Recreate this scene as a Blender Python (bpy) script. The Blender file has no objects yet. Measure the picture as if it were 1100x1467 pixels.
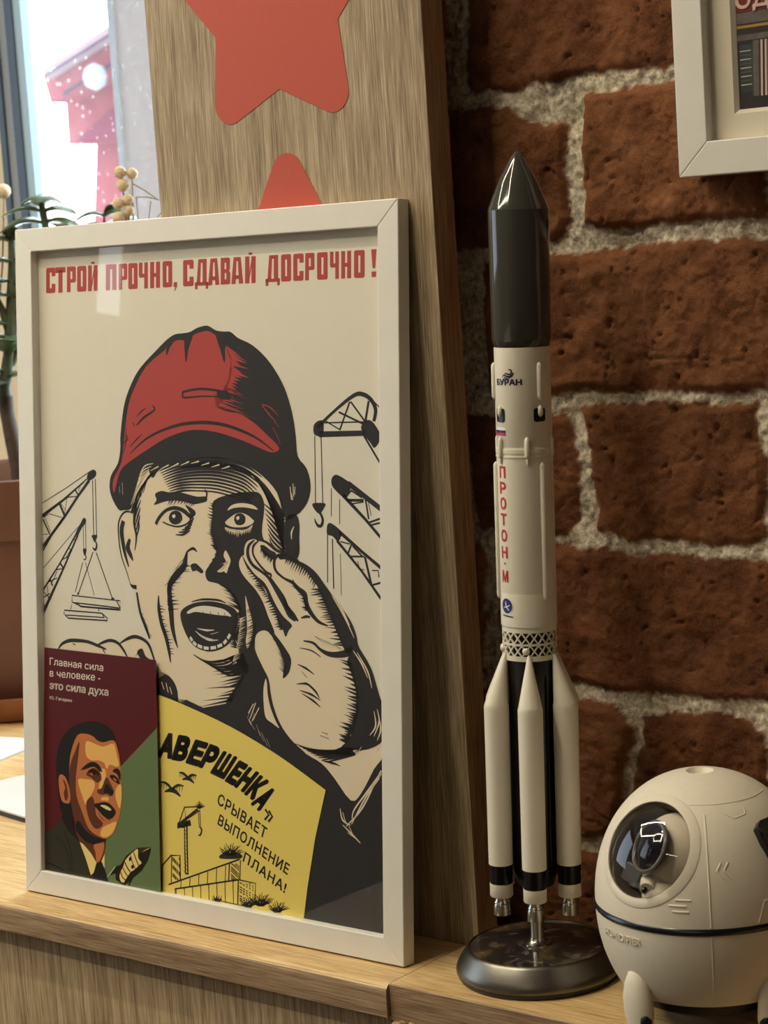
import bpy, bmesh, math, random
import numpy as np
from mathutils import Vector, Matrix
from mathutils.geometry import tessellate_polygon, delaunay_2d_cdt

sc = bpy.context.scene
col = sc.collection
random.seed(7)
rng = np.random.default_rng(11)
PI = math.pi

# ------------------------------------------------------------------ camera
cam = bpy.data.cameras.new('camera')
cam.sensor_fit = 'VERTICAL'
cam.sensor_height = 36.0
cam.lens = 36.0 * 3000.19 / 1467
cam.clip_start = 0.02
camo = bpy.data.objects.new('camera', cam)
col.objects.link(camo)
camo.matrix_world = Matrix(((0.7807, -0.0282, 0.6242, 1.0255),
                            (0.6214, 0.1394, -0.7709, -0.9013),
                            (-0.0653, 0.9898, 0.1264, 0.4264),
                            (0, 0, 0, 1)))
cam.dof.use_dof = True
cam.dof.focus_distance = 1.27
cam.dof.aperture_fstop = 24
sc.camera = camo

# ------------------------------------------------------------------ light and exposure
sc.view_settings.view_transform = 'Standard'
sc.view_settings.look = 'None'
sc.view_settings.gamma = 1.0
sc.view_settings.use_curve_mapping = False
sc.view_settings.exposure = 0.0

world = bpy.data.worlds.new('sky')
sc.world = world
world.use_nodes = True
bg = world.node_tree.nodes['Background']
bg.inputs[0].default_value = (0.86, 0.95, 1.0, 1)
bg.inputs[1].default_value = 14.0

def area(name, loc, target, sx, sy, power, color, portal=False):
    d = bpy.data.lights.new(name, 'AREA')
    d.shape = 'RECTANGLE'
    d.size = sx
    d.size_y = sy
    d.energy = power
    d.color = color
    o = bpy.data.objects.new(name, d)
    o.location = loc
    o.rotation_euler = (Vector(target) - Vector(loc)).to_track_quat('-Z', 'Y').to_euler()
    col.objects.link(o)
    if portal:
        d.cycles.is_portal = True
    return o

WARM = (0.96, 0.86, 0.64)
KEY = 12.2
# rectangular ceiling luminaire made of four linear lamps, ahead and to the left of the counter
LX, LY, LZ = -0.50, -0.75, 1.50
area('ceiling_or_fill_lamp', (LX, LY - 0.32, LZ), (LX, LY - 0.32, 0), 1.2, 0.04, KEY, WARM)
area('ceiling_or_fill_lamp', (LX, LY + 0.32, LZ), (LX, LY + 0.32, 0), 1.2, 0.04, KEY, WARM)
area('ceiling_or_fill_lamp', (LX - 0.6, LY, LZ), (LX - 0.6, LY, 0), 0.04, 0.64, KEY * .55, WARM)
area('ceiling_or_fill_lamp', (LX + 0.6, LY, LZ), (LX + 0.6, LY, 0), 0.04, 0.64, KEY * .55, WARM)
# unseen fill lamp added deeper in the room to lift the ambient light
area('ceiling_or_fill_lamp', (1.0, -2.6, 1.7), (1.0, -2.6, 0), 1.4, 0.05, 5, WARM)
# the window opening behind the plants, sampled for the sky
area('window_portal', (-0.47, 0.90, 0.8), (-0.47, -0.5, 0.8), 0.84, 1.3, 1.0, (1, 1, 1), True)

# ------------------------------------------------------------------ materials
def lin(c):
    r = []
    for v in c[:3]:
        v = v / 255.0
        r.append(v / 12.92 if v <= 0.04045 else ((v + 0.055) / 1.055) ** 2.4)
    return (r[0], r[1], r[2], 1)

def new_mat(name):
    m = bpy.data.materials.new(name)
    m.use_nodes = True
    return m, m.node_tree, m.node_tree.nodes['Principled BSDF']

def mat(name, c, rough=0.5, metal=0.0, spec=0.5, bump=0.0, bscale=300.0, var=0.0, coat=0.0):
    """plain procedural surface: base colour with a little noise in tone and relief"""
    m, nt, b = new_mat(name)
    b.inputs['Roughness'].default_value = rough
    b.inputs['Metallic'].default_value = metal
    b.inputs['Specular IOR Level'].default_value = spec
    b.inputs['Coat Weight'].default_value = coat
    b.inputs['Coat Roughness'].default_value = 0.05
    tc = nt.nodes.new('ShaderNodeTexCoord')
    nz = nt.nodes.new('ShaderNodeTexNoise')
    nz.inputs['Scale'].default_value = bscale
    nz.inputs['Detail'].default_value = 4
    nt.links.new(tc.outputs['Object'], nz.inputs['Vector'])
    cr = nt.nodes.new('ShaderNodeValToRGB')
    l = lin(c)
    cr.color_ramp.elements[0].color = tuple(max(0, x * (1 - var)) for x in l[:3]) + (1,)
    cr.color_ramp.elements[1].color = tuple(min(1, x * (1 + var)) for x in l[:3]) + (1,)
    cr.color_ramp.elements[0].position = 0.3
    cr.color_ramp.elements[1].position = 0.7
    nt.links.new(nz.outputs['Fac'], cr.inputs[0])
    nt.links.new(cr.outputs[0], b.inputs['Base Color'])
    if bump:
        bp = nt.nodes.new('ShaderNodeBump')
        bp.inputs['Strength'].default_value = bump
        bp.inputs['Distance'].default_value = 0.001
        nt.links.new(nz.outputs['Fac'], bp.inputs['Height'])
        nt.links.new(bp.outputs[0], b.inputs['Normal'])
    return m

def wood(name, dark, mid, light, grain='X', rough=0.5, fine=1.0, spec=0.4):
    """laminate oak: long streaks along one axis"""
    m, nt, b = new_mat(name)
    b.inputs['Roughness'].default_value = rough
    b.inputs['Specular IOR Level'].default_value = spec
    tc = nt.nodes.new('ShaderNodeTexCoord')
    def streak(along, across, detail, dist):
        mp = nt.nodes.new('ShaderNodeMapping')
        s = [across, across, across]
        s['XYZ'.index(grain)] = along
        mp.inputs['Scale'].default_value = s
        nz = nt.nodes.new('ShaderNodeTexNoise')
        nz.inputs['Scale'].default_value = 1.0
        nz.inputs['Detail'].default_value = detail
        nz.inputs['Roughness'].default_value = 0.6
        nz.inputs['Distortion'].default_value = dist
        nt.links.new(tc.outputs['Object'], mp.inputs[0])
        nt.links.new(mp.outputs[0], nz.inputs['Vector'])
        return nz
    a = streak(26, 760 * fine, 4, 0.2)
    c = streak(6, 75 * fine, 4, 0.8)
    d = streak(60, 1500 * fine, 2, 0.0)
    mx = nt.nodes.new('ShaderNodeMath'); mx.operation = 'MULTIPLY_ADD'
    mx.inputs[1].default_value = 0.5
    nt.links.new(a.outputs['Fac'], mx.inputs[0])
    m2 = nt.nodes.new('ShaderNodeMath'); m2.operation = 'MULTIPLY'
    m2.inputs[1].default_value = 0.3
    nt.links.new(c.outputs['Fac'], m2.inputs[0])
    m3 = nt.nodes.new('ShaderNodeMath'); m3.operation = 'MULTIPLY_ADD'
    m3.inputs[1].default_value = 0.2
    nt.links.new(d.outputs['Fac'], m3.inputs[0])
    nt.links.new(m2.outputs[0], m3.inputs[2])
    nt.links.new(m3.outputs[0], mx.inputs[2])
    cr = nt.nodes.new('ShaderNodeValToRGB')
    e = cr.color_ramp.elements
    e[0].position = 0.40; e[0].color = lin(dark)
    e[1].position = 0.60; e[1].color = lin(light)
    k = e.new(0.5); k.color = lin(mid)
    nt.links.new(mx.outputs[0], cr.inputs[0])
    nt.links.new(cr.outputs[0], b.inputs['Base Color'])
    bp = nt.nodes.new('ShaderNodeBump')
    bp.inputs['Strength'].default_value = 0.25
    bp.inputs['Distance'].default_value = 0.0006
    nt.links.new(a.outputs['Fac'], bp.inputs['Height'])
    nt.links.new(bp.outputs[0], b.inputs['Normal'])
    return m

def pane(name, tint=(1, 1, 1), rough=0.0, dust=0.0, boost=1.0):
    """thin clear sheet: transparent with fresnel reflection, optional dried specks"""
    m, nt, b = new_mat(name)
    nt.nodes.remove(b)
    out = nt.nodes['Material Output']
    tr = nt.nodes.new('ShaderNodeBsdfTransparent')
    tr.inputs[0].default_value = tuple(tint) + (1,)
    gl = nt.nodes.new('ShaderNodeBsdfGlossy')
    gl.inputs['Roughness'].default_value = rough
    fr = nt.nodes.new('ShaderNodeFresnel')
    fr.inputs['IOR'].default_value = 1.5
    mu = nt.nodes.new('ShaderNodeMath'); mu.operation = 'MULTIPLY'
    geo = nt.nodes.new('ShaderNodeNewGeometry')
    fs = nt.nodes.new('ShaderNodeMath'); fs.operation = 'MULTIPLY_ADD'
    fs.inputs[1].default_value = -boost
    fs.inputs[2].default_value = boost
    nt.links.new(geo.outputs['Backfacing'], fs.inputs[0])
    nt.links.new(fs.outputs[0], mu.inputs[1])
    nt.links.new(fr.outputs[0], mu.inputs[0])
    mix = nt.nodes.new('ShaderNodeMixShader')
    nt.links.new(mu.outputs[0], mix.inputs[0])
    nt.links.new(tr.outputs[0], mix.inputs[1])
    nt.links.new(gl.outputs[0], mix.inputs[2])
    last = mix
    if dust:
        tc = nt.nodes.new('ShaderNodeTexCoord')
        vo = nt.nodes.new('ShaderNodeTexVoronoi')
        vo.inputs['Scale'].default_value = 75
        nz = nt.nodes.new('ShaderNodeTexNoise')
        nz.inputs['Scale'].default_value = 30
        nt.links.new(tc.outputs['Object'], vo.inputs['Vector'])
        nt.links.new(tc.outputs['Object'], nz.inputs['Vector'])
        lt = nt.nodes.new('ShaderNodeMath'); lt.operation = 'LESS_THAN'
        lt.inputs[1].default_value = 0.16
        nt.links.new(vo.outputs['Distance'], lt.inputs[0])
        mm = nt.nodes.new('ShaderNodeMath'); mm.operation = 'MULTIPLY_ADD'
        mm.inputs[1].default_value = dust
        mm.inputs[2].default_value = 0.025
        nt.links.new(lt.outputs[0], mm.inputs[0])
        ml = nt.nodes.new('ShaderNodeMath'); ml.operation = 'MULTIPLY'
        nt.links.new(mm.outputs[0], ml.inputs[0])
        nt.links.new(nz.outputs['Fac'], ml.inputs[1])
        tl = nt.nodes.new('ShaderNodeBsdfTranslucent')
        tl.inputs[0].default_value = (0.9, 0.92, 0.95, 1)
        last = nt.nodes.new('ShaderNodeMixShader')
        nt.links.new(ml.outputs[0], last.inputs[0])
        nt.links.new(mix.outputs[0], last.inputs[1])
        nt.links.new(tl.outputs[0], last.inputs[2])
    nt.links.new(last.outputs[0], out.inputs['Surface'])
    return m

def emit(name, c, s):
    m, nt, b = new_mat(name)
    b.inputs['Base Color'].default_value = lin(c)
    b.inputs['Emission Color'].default_value = lin(c)
    b.inputs['Emission Strength'].default_value = s
    return m

M = {}
M['white_frame'] = mat('white_frame_foil', (226, 221, 212), 0.38, var=0.02, bscale=60)
M['paper'] = mat('poster_paper', (226, 219, 204), 0.75, var=0.015, bscale=120)
M['glass'] = pane('picture_glass')
M['board'] = wood('grey_oak_laminate', (116, 98, 76), (158, 138, 110), (192, 172, 144), 'Z', 0.5, 1.35)
M['board_edge'] = wood('oak_edge_band', (112, 84, 56), (146, 112, 78), (170, 138, 102), 'Z', 0.5)
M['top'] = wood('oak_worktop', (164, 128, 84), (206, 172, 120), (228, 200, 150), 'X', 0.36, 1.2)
M['top_shaded'] = wood('oak_worktop_shaded_front', (118, 94, 70), (156, 128, 98), (182, 154, 124), 'X', 0.55, 1.2)  # top laminate again, toned darker for the shade on front and ends
M['panel'] = wood('oak_panel', (132, 108, 80), (180, 154, 118), (208, 184, 148), 'Z', 0.55, 1.4)
M['star'] = mat('red_orange_film', (190, 84, 66), 0.42, var=0.02)
M['backing'] = mat('brown_fibreboard', (120, 92, 62), 0.8, var=0.1)
M['core'] = mat('chipboard_core', (170, 140, 96), 0.9, bump=0.8, bscale=400, var=0.3)

# ------------------------------------------------------------------ mesh helpers
class MB:
    """collects shapes and links them as ONE mesh object"""
    def __init__(s):
        s.v = []; s.f = []; s.m = []; s.s = []
    def add(s, verts, faces, m=0, smooth=False, M4=None):
        k = len(s.v)
        if M4 is not None:
            verts = [M4 @ Vector(p) for p in verts]
        s.v += [tuple(p) for p in verts]
        s.f += [tuple(i + k for i in f) for f in faces]
        s.m += [m] * len(faces)
        s.s += [smooth] * len(faces)
        return s
    def box(s, x0, x1, y0, y1, z0, z1, m=0, M4=None):
        v = [(x, y, z) for z in (z0, z1) for y in (y0, y1) for x in (x0, x1)]
        f = [(0, 2, 3, 1), (4, 5, 7, 6), (0, 1, 5, 4), (2, 6, 7, 3), (0, 4, 6, 2), (1, 3, 7, 5)]
        return s.add(v, f, m, False, M4)
    def lathe(s, prof, n=48, m=0, M4=None, smooth=True, a0=0.0, a1=2 * PI, cap0=False, cap1=False):
        full = abs(a1 - a0 - 2 * PI) < 1e-6
        c = n if full else n + 1
        v = []
        for r, z in prof:
            for i in range(c):
                a = a0 + (a1 - a0) * i / n
                v.append((r * math.sin(a), -r * math.cos(a), z))
        f = []
        for j in range(len(prof) - 1):
            for i in range(n):
                i2 = (i + 1) % c
                f.append((j * c + i, j * c + i2, (j + 1) * c + i2, (j + 1) * c + i))
        s.add(v, f, m, smooth, M4)
        if cap0:
            s.add(v[:c], [tuple(range(c))[::-1]], m, False, M4)
        if cap1:
            s.add(v[-c:], [tuple(range(c))], m, False, M4)
        return s
    def tube(s, pts, rad, n=10, m=0, M4=None, cap=True):
        pts = [Vector(p) for p in pts]
        if not isinstance(rad, (list, tuple)):
            rad = [rad] * len(pts)
        v = []
        up = Vector((0.13, 0.31, 0.94))
        for i, p in enumerate(pts):
            t = (pts[min(i + 1, len(pts) - 1)] - pts[max(i - 1, 0)]).normalized()
            a = t.cross(up)
            if a.length < 0.05:
                a = t.cross(Vector((1, 0, 0)))
            a.normalize()
            b = t.cross(a)
            for k in range(n):
                w = 2 * PI * k / n
                v.append(p + (a * math.cos(w) + b * math.sin(w)) * rad[i])
        f = [(i * n + k, i * n + (k + 1) % n, (i + 1) * n + (k + 1) % n, (i + 1) * n + k)
             for i in range(len(pts) - 1) for k in range(n)]
        if cap:
            f.append(tuple(range(n))[::-1])
            f.append(tuple(range((len(pts) - 1) * n, len(pts) * n)))
        return s.add(v, f, m, True, M4)
    def ball(s, c, r, m=0, nu=20, nv=12, M4=None, sq=(1, 1, 1)):
        prof = [(max(1e-6, math.sin(PI * j / nv)) * r, -math.cos(PI * j / nv) * r) for j in range(nv + 1)]
        T = Matrix.Translation(c) @ Matrix.Diagonal((sq[0], sq[1], sq[2], 1))
        return s.lathe(prof, nu, m, (M4 @ T) if M4 is not None else T)
    def prism(s, poly, d0, d1, to3, m=0):
        """2-D polygon extruded between two depths; to3(x, y, d) gives the 3-D point"""
        n = len(poly)
        tri = tessellate_polygon([[Vector((p[0], p[1], 0)) for p in poly]])
        v = [to3(p[0], p[1], d0) for p in poly] + [to3(p[0], p[1], d1) for p in poly]
        f = [tuple(t) for t in tri] + [tuple(i + n for i in t)[::-1] for t in tri]
        f += [(i, (i + 1) % n, (i + 1) % n + n, i + n) for i in range(n)]
        return s.add(v, f, m)
    def build(s, name, mats, parent=None, bevel=0.0, seg=2, fix=True):
        me = bpy.data.meshes.new(name)
        me.from_pydata(s.v, [], s.f)
        if not isinstance(mats, (list, tuple)):
            mats = [mats]
        for q in mats:
            me.materials.append(q)
        me.polygons.foreach_set('material_index', s.m)
        me.polygons.foreach_set('use_smooth', s.s)
        if fix:
            bm = bmesh.new(); bm.from_mesh(me)
            bmesh.ops.recalc_face_normals(bm, faces=bm.faces)
            bm.to_mesh(me); bm.free()
        me.update()
        if any(s.s):
            me.set_sharp_from_angle(angle=0.75)
        o = bpy.data.objects.new(name, me)
        col.objects.link(o)
        if parent is not None:
            o.parent = parent
        if bevel:
            md = o.modifiers.new('bevel', 'BEVEL')
            md.width = bevel; md.segments = seg; md.limit_method = 'ANGLE'; md.angle_limit = 0.7
        return o

def tag(o, label=None, cat=None, group=None, kind=None):
    if label: o['label'] = label
    if cat: o['category'] = cat
    if group: o['group'] = group
    if kind: o['kind'] = kind
    return o

def thing(name, label, cat, loc=(0, 0, 0), group=None, rot=None):
    o = bpy.data.objects.new(name, None)
    o.empty_display_size = 0.02
    col.objects.link(o)
    if rot is not None:
        o.matrix_world = Matrix.Translation(loc) @ rot.to_4x4()
    else:
        o.location = loc
    return tag(o, label, cat, group)

def smooth_pts(p, closed, n=4):
    p = [Vector((a[0], a[1])) for a in p]
    k = len(p)
    out = []
    rngk = range(k) if closed else range(k - 1)
    for i in rngk:
        if closed:
            a, b, c, d = p[(i - 1) % k], p[i], p[(i + 1) % k], p[(i + 2) % k]
        else:
            a, b, c, d = p[max(i - 1, 0)], p[i], p[i + 1], p[min(i + 2, k - 1)]
        for j in range(n):
            t = j / n
            out.append(0.5 * ((2 * b) + (c - a) * t + (2 * a - 5 * b + 4 * c - d) * t * t + (3 * b - a - 3 * c + d) * t ** 3))
    if not closed:
        out.append(p[-1])
    return [(q.x, q.y) for q in out]

def clip_poly(poly, x0, x1, y0, y1):
    def cut(ps, ins, inter):
        r = []
        for i, q in enumerate(ps):
            pq = ps[i - 1]
            if ins(q):
                if not ins(pq): r.append(inter(pq, q))
                r.append(q)
            elif ins(pq):
                r.append(inter(pq, q))
        return r
    def ix(v): return lambda a, b: (v, a[1] + (b[1] - a[1]) * (v - a[0]) / (b[0] - a[0]))
    def iy(v): return lambda a, b: (a[0] + (b[0] - a[0]) * (v - a[1]) / (b[1] - a[1]), v)
    for ins, it in ((lambda q: q[0] >= x0, ix(x0)), (lambda q: q[0] <= x1, ix(x1)), (lambda q: q[1] >= y0, iy(y0)), (lambda q: q[1] <= y1, iy(y1))):
        if not poly: return poly
        poly = cut(poly, ins, it)
    return poly

# ---- lettering: outlines of the built-in font, filled by hand
_glyphs = {}
def glyph_outline(txt, space=1.0):
    key = (txt, space)
    if key in _glyphs: return _glyphs[key]
    cu = bpy.data.curves.new('lettering', 'FONT')
    cu.body = txt; cu.size = 1.0; cu.resolution_u = 4; cu.space_character = space
    ob = bpy.data.objects.new('lettering', cu)
    col.objects.link(ob)
    dg = bpy.context.evaluated_depsgraph_get(); dg.update()
    c2 = ob.evaluated_get(dg).to_curve(dg)
    loops = []
    for sp in c2.splines:
        bp = sp.bezier_points
        n = len(bp); pts = []
        for i in range(n):
            a, b = bp[i], bp[(i + 1) % n]
            straight = (a.handle_right - a.co).length < 1e-5 and (b.handle_left - b.co).length < 1e-5
            st = 1 if straight else 4
            for k in range(st):
                t = k / st
                q = (1 - t) ** 3 * a.co + 3 * (1 - t) ** 2 * t * a.handle_right + 3 * (1 - t) * t * t * b.handle_left + t ** 3 * b.co
                pts.append((q.x, q.y))
        if len(pts) > 2: loops.append(pts)
    bpy.data.objects.remove(ob)
    pts = [p for l in loops for p in l]
    eds = []; k = 0
    for l in loops:
        eds += [(k + i, k + (i + 1) % len(l)) for i in range(len(l))]; k += len(l)
    vv, _, ff, _, _, _ = delaunay_2d_cdt([Vector(p) for p in pts], eds, [], 0, 1e-5)
    tris = []
    for f in ff:
        q = [vv[i] for i in f]
        cx, cy = sum(p.x for p in q) / len(q), sum(p.y for p in q) / len(q)
        wn = 0
        for l in loops:
            for i in range(len(l)):
                (ax, ay), (bx, by) = l[i - 1], l[i]
                if (ay > cy) != (by > cy) and cx < (bx - ax) * (cy - ay) / (by - ay) + ax:
                    wn += 1 if by > ay else -1
        if wn: tris.append([(p.x, p.y) for p in q])
    _glyphs[key] = (loops, tris)
    return _glyphs[key]

def lettering(txt, bold=0.0, space=1.0, cap=None):
    """triangles (2-D) of a word scaled so that x spans 0..1 and capital height is 1"""
    loops, fill = glyph_outline(txt, space)
    xs = [p[0] for l in loops for p in l]
    x0, x1 = min(xs), max(xs)
    hg = glyph_outline('Н')[0]
    H = max(p[1] for l in hg for p in l) - min(p[1] for l in hg for p in l)
    tris = [list(t) for t in fill]
    if bold:
        for l in loops:
            if True:
                for i in range(len(l)):
                    a, b = Vector(l[i - 1]), Vector(l[i])
                    d = b - a
                    if d.length < 1e-6: continue
                    d.normalize(); n = Vector((-d.y, d.x)) * bold
                    a2, b2 = a - d * bold * .6, b + d * bold * .6
                    q = [a2 + n, a2 - n, b2 - n, b2 + n]
                    tris.append([tuple(q[0]), tuple(q[1]), tuple(q[2])]); tris.append([tuple(q[0]), tuple(q[2]), tuple(q[3])])
    return [[((p[0] - x0) / (x1 - x0), p[1] / H) for p in t] for t in tris], (x1 - x0) / H

# ---- drawings: filled outlines, tapered brush strokes and hatching, stacked in very thin ink layers
def draw(items, base_depth, mats, box, mb, step=0.00007, sign=-1):
    keys = list(mats)
    def put(tris, layer, m):
        d = base_depth + sign * step * layer
        v = []; f = []
        for t in tris:
            k = len(v)
            v += [(p[0] * 1e-4, d, p[1] * 1e-4) for p in t]
            f.append(tuple(range(k, k + len(t))))
        mb.add(v, f, keys.index(m))
    B = [b * 1e4 for b in box]
    for it in items:
        k, layer, m = it[0], it[1], it[2]
        if k == 'P':
            q = it[4]; pts = [(q[i], q[i + 1]) for i in range(0, len(q), 2)]
            if it[3]: pts = smooth_pts(pts, True, 3)
            pts = clip_poly(pts, *B)
            if len(pts) < 3: continue
            tri = tessellate_polygon([[Vector((p[0], p[1], 0)) for p in pts]])
            put([[pts[i] for i in t] for t in tri], layer, m)
        elif k == 'S':
            taper, ws, q = it[4], it[5], it[6]
            pts = [(q[i], q[i + 1]) for i in range(0, len(q), 2)]
            n0 = len(pts)
            if it[3] and n0 > 2: pts = smooth_pts(pts, False, 4)
            n = len(pts); quads = []
            L = []
            for i in range(n):
                a = Vector(pts[max(i - 1, 0)]); b = Vector(pts[min(i + 1, n - 1)])
                d = (b - a)
                if d.length < 1e-6: d = Vector((1, 0))
                d.normalize()
                t = i / max(1, n - 1) * (len(ws) - 1)
                j = min(int(t), max(0, len(ws) - 2))
                w = ws[0] if len(ws) == 1 else ws[j] + (ws[j + 1] - ws[j]) * (t - j)
                nn = Vector((-d.y, d.x)) * w * .5
                p = Vector(pts[i])
                L.append((p + nn, p - nn))
            for i in range(n - 1):
                quad = clip_poly([tuple(L[i][0]), tuple(L[i][1]), tuple(L[i + 1][1]), tuple(L[i + 1][0])], *B)
                if len(quad) > 2: quads.append(quad)
            put(quads, layer, m)
        elif k == 'F':
            n, w, jit, dv, q = it[3], it[4], it[5], it[6], it[7]
            pts = smooth_pts([(q[i], q[i + 1]) for i in range(0, len(q), 2)], False, 6) if len(q) > 4 else [(q[0] + (q[2] - q[0]) * i / 20, q[1] + (q[3] - q[1]) * i / 20) for i in range(21)]
            tris = []
            for i in range(n):
                t = (i + .5) / n * (len(pts) - 1); j = min(int(t), len(pts) - 2); u = t - j
                a, b = Vector(pts[j]), Vector(pts[j + 1])
                p = a + (b - a) * u
                d = (b - a).normalized()
                s = 1 + random.uniform(-jit, jit)
                D = Vector(dv) * s
                D += Vector((-D.y, D.x)) * random.uniform(-.12, .12)
                ww = w * random.uniform(.7, 1.2) * .5
                tri = clip_poly([tuple(p - d * ww - D * .15), tuple(p + d * ww - D * .15), tuple(p + D)], *B)
                if len(tri) > 2: tris.append(tri)
            put(tris, layer, m)
        elif k == 'T':
            txt, bold, spc, q = it[3], it[4], it[5], it[6]
            a, b, c = Vector(q[0:2]), Vector(q[2:4]), Vector(q[4:6])
            tris, asp = lettering(txt, bold, spc)
            put([[tuple(a + (b - a) * p[0] + (c - a) * p[1]) for p in t] for t in tris], layer, m)

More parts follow.
